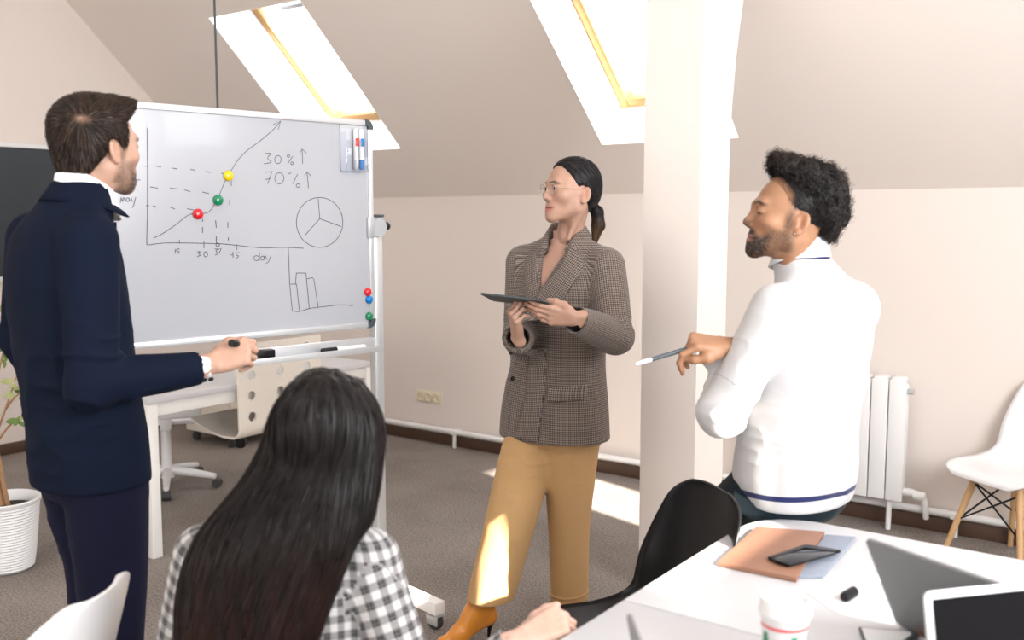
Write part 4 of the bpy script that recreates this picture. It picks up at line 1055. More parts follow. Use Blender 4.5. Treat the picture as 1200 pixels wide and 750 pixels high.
class Person:
    def __init__(s, loc, fwd, label):
        s.B = Frame(loc, fwd); s.base = np.array(loc, float); s.e = empty('person', s.base, 0, label, 'person'); s.skin = []
    def J(s, x, y, Y): return s.B.l(P(x, y, Y))
    def add(s, name, vw, f, m, smooth=True, label=None, **attrs):
        o = mesh_obj(name, vw - s.base, f, m, s.e, smooth=smooth)
        for k, v in attrs.items(): set_attr(o, k, v)
        if label: o['label'] = label
        return o
    def addl(s, name, vl, f, m, **k): return s.add(name, s.B.w(vl), f, m, **k)
    def skin_part(s, vw, f, c): s.skin.append((vw, f, c))
    def finish(s):
        v, f = join([(a, b) for a, b, _ in s.skin]); c = np.concatenate([q for _, _, q in s.skin])
        return s.add('body', v, f, M['skin'], Col=col4(c))
    def head(s, hf, fem, skin, lip, brow, beard=None, amt=0, neck_local=(0, -.03, 1.45), shut=False):
        nt_ = hf.l(s.B.w(np.array(neck_local, float)))
        lo = np.minimum((-.12, -.16, -.15), nt_ - .08); hi = np.maximum((.12, .15, .14), nt_ + .08)
        F = head_field(fem, .0028, tuple(nt_), lo, hi, shut); v, f = F.mesh(); v = relax(v, f, 1, .3)
        s.skin_part(hf.w(v), f, face_colour(v, skin, lip, brow, beard, amt, fem, shut))
        if not shut: eyes(hf, s.e, s.base)
        return F
    def hand(s, wrist, fdir, up, side, curls, skin, scale=1.0, **kw):
        s.skin_part(*hand_mesh(Frame(wrist, fdir, up, scale), side, curls, skin=skin, **kw))
def folds(v, f, fns):
    n = vnormals(v, f); return v + n * sum(fn(v) for fn in fns)[:, None]
def wr(amp, fx, fy, fz, ridge=False, near=None, rad=.15, seed=0.0):
    def fn(v):
        x = vnoise(v * np.array((fx, fy, fz)) + seed)
        if ridge: x = (1 - np.abs(x))**3 - .25
        a = amp
        if near is not None: a = amp * np.exp(-((np.linalg.norm(v - np.array(near), axis=1) / rad)**2))
        return a * x
    return fn
def weave(v, arms, rt=.19, ra=.065):
    th = np.arctan2(v[:, 0], v[:, 1]); uv = np.stack([th * rt, v[:, 2], np.zeros(len(v))], 1)
    for (a, b, c) in arms:
        best = np.full(len(v), 9.0)
        for i, (p, q) in enumerate(((a, b), (b, c))):
            p, q = np.array(p), np.array(q); d = q - p; L = np.linalg.norm(d); d /= L; t = (v - p) @ d; tc = np.clip(t, 0, L); r = v - p - tc[:, None] * d; dist = np.linalg.norm(r, axis=1)
            e1 = np.cross(d, (0.31, .2, .93)); e1 /= np.linalg.norm(e1); e2 = np.cross(d, e1); ang = np.arctan2(r @ e2, r @ e1)
            tor = np.sqrt((v[:, 0] / .19)**2 + (v[:, 1] / .14)**2)
            m = (dist < best) & (dist < ra * 1.35) & ((tor > 1.02) | (dist < ra * .6)); best = np.where(m, dist, best)
            uv[m] = np.stack([ang * ra, t + (0 if i == 0 else .3), ang * 0], 1)[m]
    return uv
def front_y(F, x, z, lo=-.1, hi=.4, n=110):
    ys = np.linspace(hi, lo, n); y = np.full(x.shape, lo); done = np.zeros(x.shape, bool)
    for k in ys:
        d = F.sample(np.stack([x, np.full(x.shape, k), z], 1)); m = (~done) & (d < 0); y[m] = k; done |= m
    return y
def patch(F, A, Bp, off, th, n=20, m=8, dirn=None):
    """cloth strip between polylines A and B given in (x, z) on the front of a garment field; returns closed thin mesh in local coords"""
    def res(pl): pl = np.array(pl, float); s_ = np.r_[0, np.cumsum(np.linalg.norm(np.diff(pl, axis=0), axis=1))]; t = np.linspace(0, s_[-1], n); return np.stack([np.interp(t, s_, pl[:, i]) for i in range(2)], 1)
    a, b = res(A), res(Bp); t = np.linspace(0, 1, m)[None, :, None]; G = a[:, None] * (1 - t) + b[:, None] * t; x, z = G[..., 0].ravel(), G[..., 1].ravel()
    y = front_y(F, x, z).reshape(n, m)
    for _ in range(3): y2 = y.copy(); y2[1:-1, 1:-1] = (y[:-2, 1:-1] + y[2:, 1:-1] + y[1:-1, :-2] + y[1:-1, 2:] + y[1:-1, 1:-1]) / 5; y = np.maximum(y2, y)
    y = y.ravel(); bulge = (np.sin(np.linspace(0, math.pi, m)) * .003)[None, :].repeat(n, 0).ravel()
    top = np.stack([x, y + off + th + bulge, z], 1); bot = np.stack([x, y + off - .004, z], 1); Vv = np.concatenate([top, bot]); o = n * m; Fc = []
    for i in range(n - 1):
        for j in range(m - 1): q = [i * m + j, i * m + j + 1, (i + 1) * m + j + 1, (i + 1) * m + j]; Fc.append(q); Fc.append([o + k for k in q[::-1]])
    ring = [i * m for i in range(n)] + [(n - 1) * m + j for j in range(1, m)] + [i * m + m - 1 for i in range(n - 2, -1, -1)] + [j for j in range(m - 2, 0, -1)]
    for k in range(len(ring)): p, q = ring[k], ring[(k + 1) % len(ring)]; Fc.append([p, q, q + o, p + o])
    return Vv, np.array(Fc)
def collar_ring(st, a0, a1, n=40, th=.006):
    """folded collar: stations (angle deg from front, r_in, z_in, r_top, z_top, r_out, z_out) swept about the neck axis"""
    st = np.array(st, float); an = np.linspace(a0, a1, n); q = np.stack([np.interp(an, st[:, 0], st[:, i]) for i in range(1, 7)], 1); Vv = []
    for k, a in enumerate(an):
        t = math.radians(a); c = np.array((math.sin(t), math.cos(t)))
        ri, zi, rt, zt_, ro, zo = q[k]
        for r, z in ((ri, zi), (rt - .002, zt_ - .003), (rt + .002, zt_), (rt + th, zt_ - .004), ((rt + ro) / 2 + th, (zt_ + zo) / 2), (ro + th, zo), (ro, zo - .002), ((rt + ro) / 2, (zt_ + zo) / 2 - .006), (rt + .001, zt_ - .012), (ri + .003, zi)): Vv.append((c[0] * r, c[1] * r, z))
    m = 10; F = []
    for i in range(n - 1):
        for j in range(m): F.append([i * m + j, (i + 1) * m + j, (i + 1) * m + (j + 1) % m, i * m + (j + 1) % m])
    return np.array(Vv), np.array(F)
def disc(p, nrm, r, th, m, name, parent, base):
    q = Vector(nrm).to_track_quat('Z', 'Y').to_matrix().to_4x4()
    return MB().lathe([(0, 0), (r, 0), (r, th * .6), (r * .8, th), (r * .55, th * .7), (0, th * .6)], 14, T=Matrix.Translation(Vector(p - base)) @ q).build(name, m, parent)
def core_body(p, st, arms, legs, skin):
    F = Field((-.5, -.5, .02), (.5, .75, 1.62), .012); F.loft([(z, x, y, a * .9, b * .86) for z, x, y, a, b in st[:-1]], k=0)
    for a in arms: F.chain(a, (.045, .036, .026), k=.02)
    for l in legs: F.chain(l, (.075, .050, .034), k=.03)
    v, f = F.mesh(); p.skin_part(p.B.w(v), f, np.tile(np.array(skin), (len(v), 1)))
def haircol(v, base, var=.5, tip=None, tipw=None, seed=0, mul=None):
    n = vnoise(v * np.array((160, 160, 40)) + seed)[:, None]; c = np.array(base)[None] * (1 + var * n)
    if mul is not None: c = c * mul[:, None]
    if tip is not None: c = c * (1 - tipw[:, None]) + np.array(tip)[None] * tipw[:, None]
    return col4(np.clip(c, 0, 1))

# ================================================================== woman with tablet
def woman():
    p = Person((.19, 3.72, 0), (-.57, -.82), 'woman in a brown checked blazer and camel trousers holding a tablet')
    J, B = p.J, p.B; skin = (.47, .28, .205)
    hf = Frame(P(669, 223, 3.68), (-.885, -.455, .05), scale=1.02)
    p.head(hf, True, skin, (.50, .17, .15), (.03, .02, .016), neck_local=(0, -.025, 1.44))
    sh = {-1: np.array((-.185, -.012, 1.372)), 1: np.array((.185, -.012, 1.372))}
    eL, wL = J(720, 394, 3.50), J(677, 376, 3.30); eR, wR = J(609, 396, 3.78), J(607, 396, 3.44)
    armL, armR = (sh[-1], eL, wL), (sh[1], eR, wR)
    # bust
    F = Field((-.22, -.16, 1.12), (.22, .2, 1.50), .004)
    st0 = [(.74, .03, 0, .14, .10), (1.0, .02, 0, .168, .115), (1.15, .01, 0, .17, .118), (1.28, 0, -.003, .172, .108), (1.36, 0, -.012, .16, .086), (1.42, 0, -.02, .10, .055), (1.45, 0, -.025, .045, .03)]
    F.loft([s_ for s_ in st0 if s_[0] > 1.1], k=0)
    F.cone((0, -.025, 1.52), (0, -.028, 1.40), .047, .052, k=.05)
    v, f = F.mesh(); p.skin_part(B.w(v), f, np.tile(np.array(skin), (len(v), 1)) * (1 + .04 * vnoise(v * 40)[:, None]))
    legR = [(.115, 0, .86), B.l(P(598, 608, 3.58)), B.l(P(566, 690, 3.49))]; legL = [(-.06, 0, .86), B.l(P(668, 610, 3.68)), B.l(P(668, 712, 3.70))]
    core_body(p, st0, [armL, armR], [legR, legL], skin)
    # blazer
    F = Field((-.40, -.32, .66), (.40, .46, 1.54), .005)
    st = [(.68, .03, 0, .222, .168), (.82, .03, 0, .214, .160), (1.0, .02, 0, .190, .140), (1.15, .01, 0, .188, .136), (1.28, 0, -.003, .188, .126), (1.36, 0, -.012, .176, .106), (1.42, 0, -.02, .130, .084), (1.485, 0, -.03, .072, .062)]
    F.loft(st, k=0)
    for sx in (-1, 1): F.cone((sx * .05, -.026, 1.448), (sx * .185, -.012, 1.385), .042, .048, k=.03)
    for (a, b, c) in (armL, armR): F.chain((a, b, c), (.070, .064, .050), k=.022)
    for (b, c) in ((eL, wL), (eR, wR)):                                     # open sleeve ends
        d = (c - b) / np.linalg.norm(c - b); F.cone(c - d * .002, c + d * .09, .040, .042, k=.004, mode='s')
        F.cone(c + d * .058, c + d * .12, .06, .06, k=.002, mode='s')
    wz = lambda Z: np.clip((Z - 1.285) / .175, 0, 1.3) * .068
    F.op(lambda X, Y, Z: np.maximum(np.abs(X - .022 * np.clip((1.46 - Z) / .17, 0, 1)) - wz(Z), np.maximum(.0 - Y, 1.285 - Z)), (-.12, -.02, 1.27), (.12, .25, 1.56), .004, 's')
    F.cone((0, -.025, 1.425), (0, -.018, 1.56), .058, .064, k=.004, mode='s')
    F.keep(lambda X, Y, Z: (.708 - Z) + 0 * X * Y, .006)
    v, f = F.mesh(); v = relax(v, f, 1, .4)
    v = folds(v, f, [wr(.004, 9, 9, 4), wr(.007, 14, 14, 30, True, eL, .12), wr(.006, 14, 14, 30, True, eR, .1), wr(.006, 10, 10, 5, True, (.03, .1, .95), .22), wr(.004, 20, 20, 10, True, (-.15, .05, 1.25), .12)])
    jk = p.addl('blazer', v, f, M['blazer'], weave=weave(v, (armL, armR)))
    def pat(name, A, Bq, off=.002, th=.004, rot=0.0, **kw):
        vv, ff = patch(F, A, Bq, off, th, **kw); x, z = vv[:, 0], vv[:, 2]; c, s_ = math.cos(rot), math.sin(rot)
        o = p.addl(name, vv, ff, M['blazer'], weave=np.stack([x * c - z * s_, x * s_ + z * c, z * 0], 1)); o.parent = jk; return o
    # her right is +x (image left): its front lies beneath; left front crosses over it
    pat('lapel', [(.066, 1.455), (.060, 1.40), (.045, 1.33), (.024, 1.285), (.03, 1.21), (.03, 1.14)], [(.075, 1.44), (.125, 1.375), (.118, 1.36), (.105, 1.30), (.075, 1.22), (.034, 1.13)], .001, .004, rot=.35)
    pat('lapel', [(-.066, 1.455), (-.050, 1.38), (-.02, 1.325), (.022, 1.285), (.045, 1.22), (.05, 1.12)], [(-.080, 1.44), (-.135, 1.372), (-.128, 1.355), (-.100, 1.29), (-.045, 1.20), (.045, 1.11)], .005, .005, rot=-.45)
    pat('front_panel', [(.05, 1.12), (.055, 1.0), (.065, .86), (.105, .705)], [(-.02, 1.12), (-.02, 1.0), (-.015, .86), (0, .700)], .003, .007, n=26, rot=.12)
    pat('pocket_flap', [(-.035, .925), (-.155, .940)], [(-.030, .870), (-.158, .885)], .003, .006, n=12, m=6)
    pat('pocket_flap', [(.150, .93), (.185, .935)], [(.155, .87), (.190, .875)], .002, .005, n=12, m=6)
    for (x, z) in ((.03, 1.045), (.045, .93), (.115, 1.05), (.135, .94)):
        y = front_y(F, np.array([x]), np.array([z]))[0] + .006; o = disc(B.w((x, y, z)), B.dirw((.25, 1, 0)), .011, .005, M['black'], 'button', p.e, p.base); o.parent = jk
    vv, ff = collar_ring([(-180, .060, 1.44, .066, 1.535, .094, 1.482), (-100, .060, 1.44, .068, 1.495, .098, 1.45), (-50, .062, 1.42, .070, 1.455, .100, 1.42), (-28, .075, 1.40, .080, 1.425, .108, 1.395),
                          (28, .075, 1.40, .080, 1.430, .110, 1.395), (50, .062, 1.42, .070, 1.475, .102, 1.43), (100, .058, 1.44, .066, 1.530, .098, 1.47), (180, .058, 1.44, .064, 1.540, .094, 1.485)][4:] , 30, 180)
    v2 = vv.copy(); v2[:, 0] *= -1; ff2 = ff[:, ::-1]; vv, ff = join([(vv, ff), (v2, ff2)]); vv = vv + np.array((0, -.022, 0))
    o = p.addl('collar', vv, ff, M['blazer'], weave=np.stack([np.arctan2(vv[:, 0], vv[:, 1]) * .09, vv[:, 2], vv[:, 2] * 0], 1)); o.parent = jk
    # dark lining cuffs under the sleeves
    for (b, c) in ((eL, wL), (eR, wR)):
        d = (c - b) / np.linalg.norm(c - b); F2 = Field(np.minimum(c, c + d * .05) - .07, np.maximum(c, c + d * .05) + .07, .004); F2.cone(c - d * .02, c - d * .006, .036, .033, k=0)
        vv, ff = F2.mesh(); p.addl('black_cuff', vv, ff, M['black'])
    # trousers
    F = Field((-.42, -.34, .07), (.42, .45, .96), .006)
    F.loft([(.70, .03, 0, .178, .135), (.82, .03, 0, .175, .135), (.95, .02, 0, .155, .12)], k=0)
    def leg(hip, knee, hem, rh, rk, rf, zh):
        hip, knee, hem = map(np.array, (hip, knee, hem)); zs = [zh, (zh + knee[2]) / 2, knee[2], (knee[2] + hip[2]) / 2, hip[2], hip[2] + .08]
        c = lambda z: [np.interp(z, (hem[2], knee[2], hip[2]), (hem[i], knee[i], hip[i])) for i in (0, 1)]
        def ex(z, i): return (hem + (knee - hem) * (z - hem[2]) / (knee[2] - hem[2]))[i] if z < hem[2] else c(z)[i]
        F.loft([(z, ex(z, 0), ex(z, 1), *[np.interp(z, (zh, knee[2], hip[2]), (rf[i], rk[i], rh[i])) for i in (0, 1)]) for z in zs], k=.03, pw=2.1)
    hemR, hemL = B.l(P(577, 694, 3.49)), B.l(P(667, 704, 3.69))
    leg((.108, .0, .80), B.l(P(600, 605, 3.57)), hemR, (.102, .120), (.095, .105), (.085, .092), hemR[2] - .02)
    leg((-.045, 0, .80), B.l(P(667, 612, 3.68)), hemL, (.11, .125), (.078, .092), (.066, .082), hemL[2] - .015)
    F.keep(lambda X, Y, Z: (hemL[2] - .01 - Z) + 0 * X * Y, .004)
    v, f = F.mesh(); v = relax(v, f, 1, .4)
    v = folds(v, f, [wr(.004, 10, 10, 3), wr(.006, 16, 16, 26, True, (.03, .1, .66), .16), wr(.004, 12, 12, 14, True, B.l(P(600, 612, 3.5)), .12)])
    tr = p.addl('trousers', v, f, M['tan'])
    for hm, r in ((hemL, (.069, .085)),):
        n = 28; vs = [];
        for k in range(n):
            t = 2 * math.pi * k / n
            for rr, dz in ((1.0, .045), (1.045, .043), (1.045, .034), (1.0, .032)): vs.append((hm[0] + r[0] * rr * math.cos(t), hm[1] + r[1] * rr * math.sin(t), hm[2] + dz))
        fs_ = np.array([[4 * k + j, 4 * ((k + 1) % n) + j, 4 * ((k + 1) % n) + (j + 1) % 4, 4 * k + (j + 1) % 4] for k in range(n) for j in range(4)])
        o = p.addl('hem_seam', np.array(vs), fs_, M['tan']); o.parent = tr
    # boots
    def boot(ank, toe, side=None):
        ank, toe = np.array(ank, float), np.array(toe, float); d = toe - ank; d[2] = 0; L = np.linalg.norm(d); d /= L
        heel = np.array((ank[0], ank[1], 0)) - d * .035; heel[2] = .085
        ball = toe - d * .085; ball[2] = .034
        F = Field(np.minimum(ank, toe) - .12, np.maximum(ank, toe) + .12, .0035); F.lo[2] = -.0
        F = Field(np.r_[(np.minimum(ank, toe) - .12)[:2], .004], np.maximum(ank, toe) + .12, .0035)
        F.chain((ank + ZZ * .06, ank - ZZ * .02, heel + d * .012), (.043, .039, .034), k=.02)
        F.chain((ank - ZZ * .015 + d * .01, (ank + ball) / 2 + ZZ * .002 - d * .01, ball), (.038, .036, .032), k=.025)
        F.chain((heel + d * .012, ball), (.030, .030), k=.02)
        F.chain((ball, toe * np.array((1, 1, 0)) + ZZ * .018 - d * .02, toe * np.array((1, 1, 0)) + ZZ * .016), (.031, .018, .010), k=.02)
        F.cone(ank + ZZ * .045, ank + ZZ * .1, .036, .037, k=.002, mode='s'); F.keep(lambda X, Y, Z: (.012 - Z) + 0 * X * Y, .004)
        v, f = F.mesh(); v = folds(v, f, [wr(.003, 30, 30, 50, True, ank + d * .03, .05)]); o = p.add('boot', v, f, M['boot'])
        hb_ = heel - d * .005
        h = MB().tube([hb_ - p.base - ZZ * .015, hb_ - p.base - ZZ * .05 + d * .01, np.array((hb_[0], hb_[1], 0.001)) - p.base + d * .014], [.017, .008, .005], 10).build('stiletto_heel', M['black'], o)
        h.matrix_parent_inverse = Matrix.Identity(4)
    tR = Pz(513, 757, .01); boot(P(565, 700, 3.49), tR); boot(P(669, 708, 3.70), (P(669, 708, 3.70) * np.array((1, 1, 0)) + np.array((-.09, -.16, .01))))
    # hair: slicked back into a low ponytail
    F = Field((-.11, -.16, -.12), (.11, .12, .15), .003)
    F.ell((0, -.016, .034), (.081, .102, .090), k=0); F.ell((0, -.05, -.01), (.070, .062, .07), k=.03)
    F.keep(lambda X, Y, Z: (.80 * Y - .62 * Z + .006 - .12 * X * X / .08) + 0 * X, .006)
    F.keep(lambda X, Y, Z: (-.078 - Z) + 0 * X * Y, .01)
    for sx in (-1, 1): F.ell((sx * .079, -.006, -.016), (.02, .026, .034), k=.004, mode='s')
    v, f = F.mesh(); pony = np.array((0, -.098, -.052))
    fl = lambda q, g: (pony - q) / (np.linalg.norm(pony - q, axis=1, keepdims=True) + 1e-6)
    ii = RNG.choice(len(v), 3600); sv, sf = strands(F, v[ii], fl, 10, .009, .0004, .0026, .0022, .0008, .10)
    F2 = Field((-.06, -.19, -.22), (.06, -.05, 0), .003); F2.chain([pony + (0, .01, .004), pony + (0, -.02, -.02), pony + (0, -.028, -.07), pony + (0, -.012, -.13)], (.016, .021, .022, .010), k=.01)
    v2, f2 = F2.mesh(); ii = RNG.choice(len(v2), 900); s2, g2 = strands(F2, v2[ii], lambda q, g: np.tile((0, .0, -1.0), (len(q), 1)), 9, .009, .0003, .004, .0016, .0005, .1)
    az = np.arctan2(v[:, 0], v[:, 2] - pony[2] + .02); gq = np.stack([az * 9, v[:, 1] * 6, az * 0 + .5], 1)
    v = v + vnormals(v, f) * (.0016 * vnoise(gq) + .0012 * vnoise(gq * np.array((2.6, 1, 1)) + 7))[:, None]
    v = v + vnormals(v, f) * (.004 * np.clip(vnoise(v * 70), 0, 1) * np.clip((v[:, 1] - .03) / .03, 0, 1) * np.clip((v[:, 2] - .07) / .03, 0, 1))[:, None]
    hv, hff = join([(v, f), (sv, sf), (v2, f2), (s2, g2)]); mul = np.r_[np.ones(len(v)), shade(3600, 10, .5, 3.2), np.ones(len(v2)), shade(900, 9, .5, 3)]; tw = np.clip((-.08 - hv[:, 2]) / .06, 0, 1) * np.clip((-.06 - hv[:, 1]) / .03, 0, 1)
    p.add('hair', hf.w(hv), hff, M['hair'], Col=haircol(hv, (.010, .009, .010), .5, (.10, .055, .025), tw * .8, mul=mul))
    MB().lathe([(.014, -.005), (.0195, -.004), (.0195, .004), (.014, .005)], 16, T=Matrix.Translation(hf.w(pony + (0, -.006, -.006)) - p.base) @ Vector(hf.dirw((0, -.6, -.8))).to_track_quat('Z', 'Y').to_matrix().to_4x4()).build('hair_tie', M['black'], p.e)
    # spectacles
    gl = empty('glasses', (0, 0, 0)); gl.parent = p.e; gl['label'] = 'thin gold wire spectacles'
    W = lambda q: hf.w(np.array(q)) - p.base
    for sx in (-1, 1):
        ring = [W((sx * .034 + .0225 * math.cos(t) * (1 + .08 * math.cos(2 * t)), .1035 - .006 * abs(math.cos(t)) * (1 if math.cos(t) * sx > 0 else 0), -.004 + .0205 * math.sin(t))) for t in np.linspace(0, 2 * math.pi, 29)]
        MB().tube(ring, .0011, 6, False).build('rim', M['wire'], gl)
        mesh_obj('lens', [W((sx * .034, .103, -.004))] + ring[:-1], [(0, k + 1, (k + 1) % 28 + 1) for k in range(28)], M['lens'], gl)
        MB().tube([W((sx * .057, .098, 0)), W((sx * .068, .09, .002)), W((sx * .0745, .03, .000)), W((sx * .0765, -.006, .004)), W((sx * .0765, -.022, -.012))], .0011, 6).build('temple', M['wire'], gl)
    MB().tube([W((-.012, .106, .002)), W((0, .109, .005)), W((.012, .106, .002))], .0011, 6).build('bridge', M['wire'], gl)
    MB().lathe([(0, -.003), (.003, 0), (0, .003)], 10, T=Matrix.Translation(W((-.082, -.004, -.046)))).build('earring', M['wire'], p.e)
    # tablet and hands
    tc = P(606, 352, 3.33); ax = P(641, 356.5, 3.30) - P(572, 349, 3.36); ax /= np.linalg.norm(ax)
    view = tc - CAM; view /= np.linalg.norm(view); n0 = np.cross(ax, view); n0 /= np.linalg.norm(n0)
    if n0[2] < 0: n0 = -n0
    q = math.radians(7); dp = np.cross(n0, ax); up = n0 * math.cos(q) + (dp if dp[1] > 0 else -dp) * math.sin(q); yv = np.cross(up, ax)
    tb = empty('tablet', (0, 0, 0), 0, 'thin black tablet held by the woman in the brown blazer', 'tablet'); tb.matrix_world = frame(tc, ax, yv)
    MB().box((-.108, -.078, -.0035), (.108, .078, .0035), .003, 3).build('case', M['dgrey'], tb)
    MB().box((-.104, -.074, .0035), (.104, .074, .0041)).build('screen', M['screen'], tb)
    Y_ = np.array(yv) if yv[1] < 0 else -np.array(yv)                # towards the camera
    # her left hand (image right): palm up under the edge, thumb on top
    wl = B.w(wL); w_ = P(672, 373, 3.285); fd = P(622, 366, 3.27) - w_; toc = CAM - w_; toc /= np.linalg.norm(toc)
    p.hand(w_, fd, toc * .85 - ZZ * .45, 1, [(8, 22, 12), (12, 26, 14), (16, 30, 16), (20, 34, 18)], skin, .92, fore=.03, thumb=[(.026, .020, -.006), (.047, .044, -.004), (.050, .074, -.016), (.044, .098, -.030)])
    w_ = P(606, 391, 3.37); fd = P(600, 362, 3.31) - w_
    p.hand(w_, fd, np.array((-.85, -.35, -.15)), -1, [(48, 42, 18), (54, 46, 20), (60, 48, 22), (66, 50, 24)], skin, .92, fore=.03, thumb=[(-.026, .022, -.010), (-.044, .048, -.016), (-.048, .072, -.030), (-.042, .092, -.044)])
    p.finish()
woman()

# ================================================================== man in the navy suit
def suit_man():
    p = Person((-1.19, 2.64, 0), (.707, .707), 'bearded man in a navy suit facing the whiteboard with a marker'); J, B = p.J, p.B; skin = (.52, .315, .23)
    hf = Frame(P(116, 170, 2.66), (.53, .848, -.03), scale=1.055)
    p.head(hf, False, skin, (.45, .19, .17), (.02, .013, .01), (.035, .022, .016), .85, neck_local=(.042, .025, 1.55))
    s1, s2 = np.array((.188, -.02, 1.49)), np.array((-.192, -.02, 1.49))
    eR, wR = J(110, 448, 2.44), J(232, 431, 2.60); eL, wL = np.array((-.285, -.03, 1.20)), np.array((-.235, .05, .96))
    armR, armL = (s1, eR, wR), (s2, eL, wL)
    st0 = [(.84, .01, .01, .13, .10), (1.0, .01, .01, .14, .105), (1.12, .005, .005, .15, .11), (1.28, 0, -.005, .165, .115), (1.42, 0, -.015, .17, .105), (1.50, 0, -.02, .14, .085), (1.56, 0, -.025, .07, .06)]
    core_body(p, st0, [armR, armL], [[(.095, .03, .84), (.095, .04, .5), (.095, .03, .1)], [(-.03, .03, .84), (-.025, .05, .5), (-.025, .05, .1)]], skin)
    F = Field((-.42, -.36, .78), (.44, .50, 1.68), .005)
    NX, NY = .050, .050
    st = [(.80, .022, .024, .182, .142), (.95, .018, .02, .180, .142), (1.12, .008, .006, .178, .137), (1.28, 0, -.005, .186, .138), (1.43, 0, -.015, .188, .126), (1.51, .006, -.015, .172, .110), (1.58, .032, .008, .120, .090), (1.64, NX, NY - .028, .076, .070)]
    F.loft(st, k=0)
    for sx in (-1, 1): F.cone((NX * .8 + sx * .055, NY * .8 - .028, 1.595), (sx * .182, -.02, 1.505), .042, .05, k=.03)
    for (a, b, c) in (armR, armL): F.chain((a, b, c), (.074, .063, .044), k=.02)
    d = (wR - eR) / np.linalg.norm(wR - eR); F.cone(wR + d * .038, wR + d * .12, .055, k=.002, mode='s'); F.cone(wR + d * .01, wR + d * .06, .036, k=.003, mode='s')
    d2 = (wL - eL) / np.linalg.norm(wL - eL); F.cone(wL + d2 * .038, wL + d2 * .12, .055, k=.002, mode='s')
    F.cone((NX, NY - .02, 1.560), (NX, NY - .005, 1.74), .068, .080, k=.004, mode='s')
    F.op(lambda X, Y, Z: np.maximum(np.abs(X) - np.clip((Z - 1.22) / .33, 0, 1) * .075, np.maximum(.045 - Y, 1.22 - Z)), (-.1, .02, 1.2), (.1, .25, 1.66), .004, 's')
    F.keep(lambda X, Y, Z: (.832 - Z) + 0 * X * Y, .008)
    v, f = F.mesh(); v = relax(v, f, 1, .4)
    v = folds(v, f, [wr(.006, 7, 7, 3), wr(.013, 11, 11, 22, True, eR, .15), wr(.008, 8, 8, 14, True, (.1, -.1, 1.0), .2, 2.2), wr(.006, 16, 16, 30, True, eL, .1), wr(.006, 9, 9, 12, True, (0, -.12, 1.2), .2), wr(.005, 14, 14, 7, True, s1 - (0, .02, .12), .12)])
    jk = p.addl('suit_jacket', v, f, M['navy'])
    vv, ff = collar_ring([(0, .078, 1.52, .086, 1.55, .118, 1.52), (60, .070, 1.540, .079, 1.572, .112, 1.540), (110, .068, 1.575, .078, 1.614, .110, 1.572), (180, .068, 1.585, .076, 1.630, .106, 1.582)], 48, 180)
    v2 = vv.copy(); v2[:, 0] *= -1; vv, ff = join([(vv, ff), (v2, ff[:, ::-1])]); vv = vv + np.array((NX, NY - .02, .016)); o = p.addl('jacket_collar', vv, ff, M['navy']); o.parent = jk
    for sx in (-1, 1):
        vv, ff = patch(F, [(sx * .082, 1.545), (sx * .06, 1.42), (sx * .02, 1.25), (0, 1.16)], [(sx * .105, 1.53), (sx * .135, 1.45), (sx * .10, 1.36), (sx * .012, 1.15)], .002, .004); o = p.addl('lapel', vv, ff, M['navy']); o.parent = jk
    ax_ = np.cross(d, (0, 0, 1)); ax_ /= np.linalg.norm(ax_); dn = np.cross(ax_, d); dn = -dn if dn[2] > 0 else dn
    cam_l = B.l(CAM) - wR; cam_l /= np.linalg.norm(cam_l); side = cam_l - d * (cam_l @ d); side /= np.linalg.norm(side)
    for k in range(4):
        nb = (dn * .75 + side * .65); nb /= np.linalg.norm(nb); pt_ = wR + d * (.022 - k * .018) + nb * .0415; o = disc(B.w(pt_), B.dirw(nb), .0075, .004, M['black'], 'cuff_button', p.e, p.base); o.parent = jk
    # shirt: collar band and cuff
    vv, ff = collar_ring([(0, .060, 1.555, .068, 1.595, .082, 1.545), (40, .060, 1.56, .068, 1.625, .082, 1.555), (110, .060, 1.60, .068, 1.668, .080, 1.60), (180, .060, 1.61, .067, 1.672, .077, 1.61)], 4, 180)
    v2 = vv.copy(); v2[:, 0] *= -1; vv, ff = join([(vv, ff), (v2, ff[:, ::-1])]); vv = vv + np.array((NX, NY - .018, -.004))
    F2 = Field((-.12, -.06, 1.15), (.12, .14, 1.6), .005); F2.loft([(1.16, 0, 0, .10, .112), (1.3, 0, -.005, .11, .113), (1.42, 0, -.015, .10, .098), (1.50, 0, -.018, .075, .072), (1.57, 0, -.015, .06, .058)], k=0); v3, f3 = F2.mesh()
    vv, ff = join([(vv, ff), (v3, f3)]); sh = p.addl('shirt', vv, ff, M['shirt'])
    F2 = Field(np.minimum(wR, wR + d * .07) - .06, np.maximum(wR, wR + d * .07) + .06, .003); F2.cone(wR + d * .0, wR + d * .030, .032, .034, k=0); F2.cone(wR + d * .058, wR + d * .1, .045, k=.002, mode='s'); v3, f3 = F2.mesh()
    o = p.addl('shirt_cuff', v3, f3, M['shirt']); o.parent = sh
    F2 = Field((-.04, .02, 1.2), (.04, .16, 1.56), .004); F2.loft([(1.22, 0, .112, .028, .012), (1.46, 0, .094, .022, .012), (1.50, 0, .07, .016, .014), (1.535, 0, .058, .020, .014)], k=0); v3, f3 = F2.mesh(); p.addl('necktie', v3, f3, M['navy2'])
    # trousers and shoes
    F = Field((-.28, -.24, .03), (.40, .36, 1.0), .007); F.loft([(.80, .03, .03, .148, .118), (1.0, .02, .02, .148, .112)], k=0)
    for sx, o_ in ((1, 0), (-1, .02)):
        F.loft([(.06, .035 + sx * .060, .03 + o_, .068, .086), (.35, .035 + sx * .058, .03 + o_, .072, .088), (.55, .035 + sx * .060, .04 + o_, .078, .092), (.75, .032 + sx * .066, .034, .088, .106), (.88, .03 + sx * .068, .03, .094, .112)], k=.02, pw=2.1)
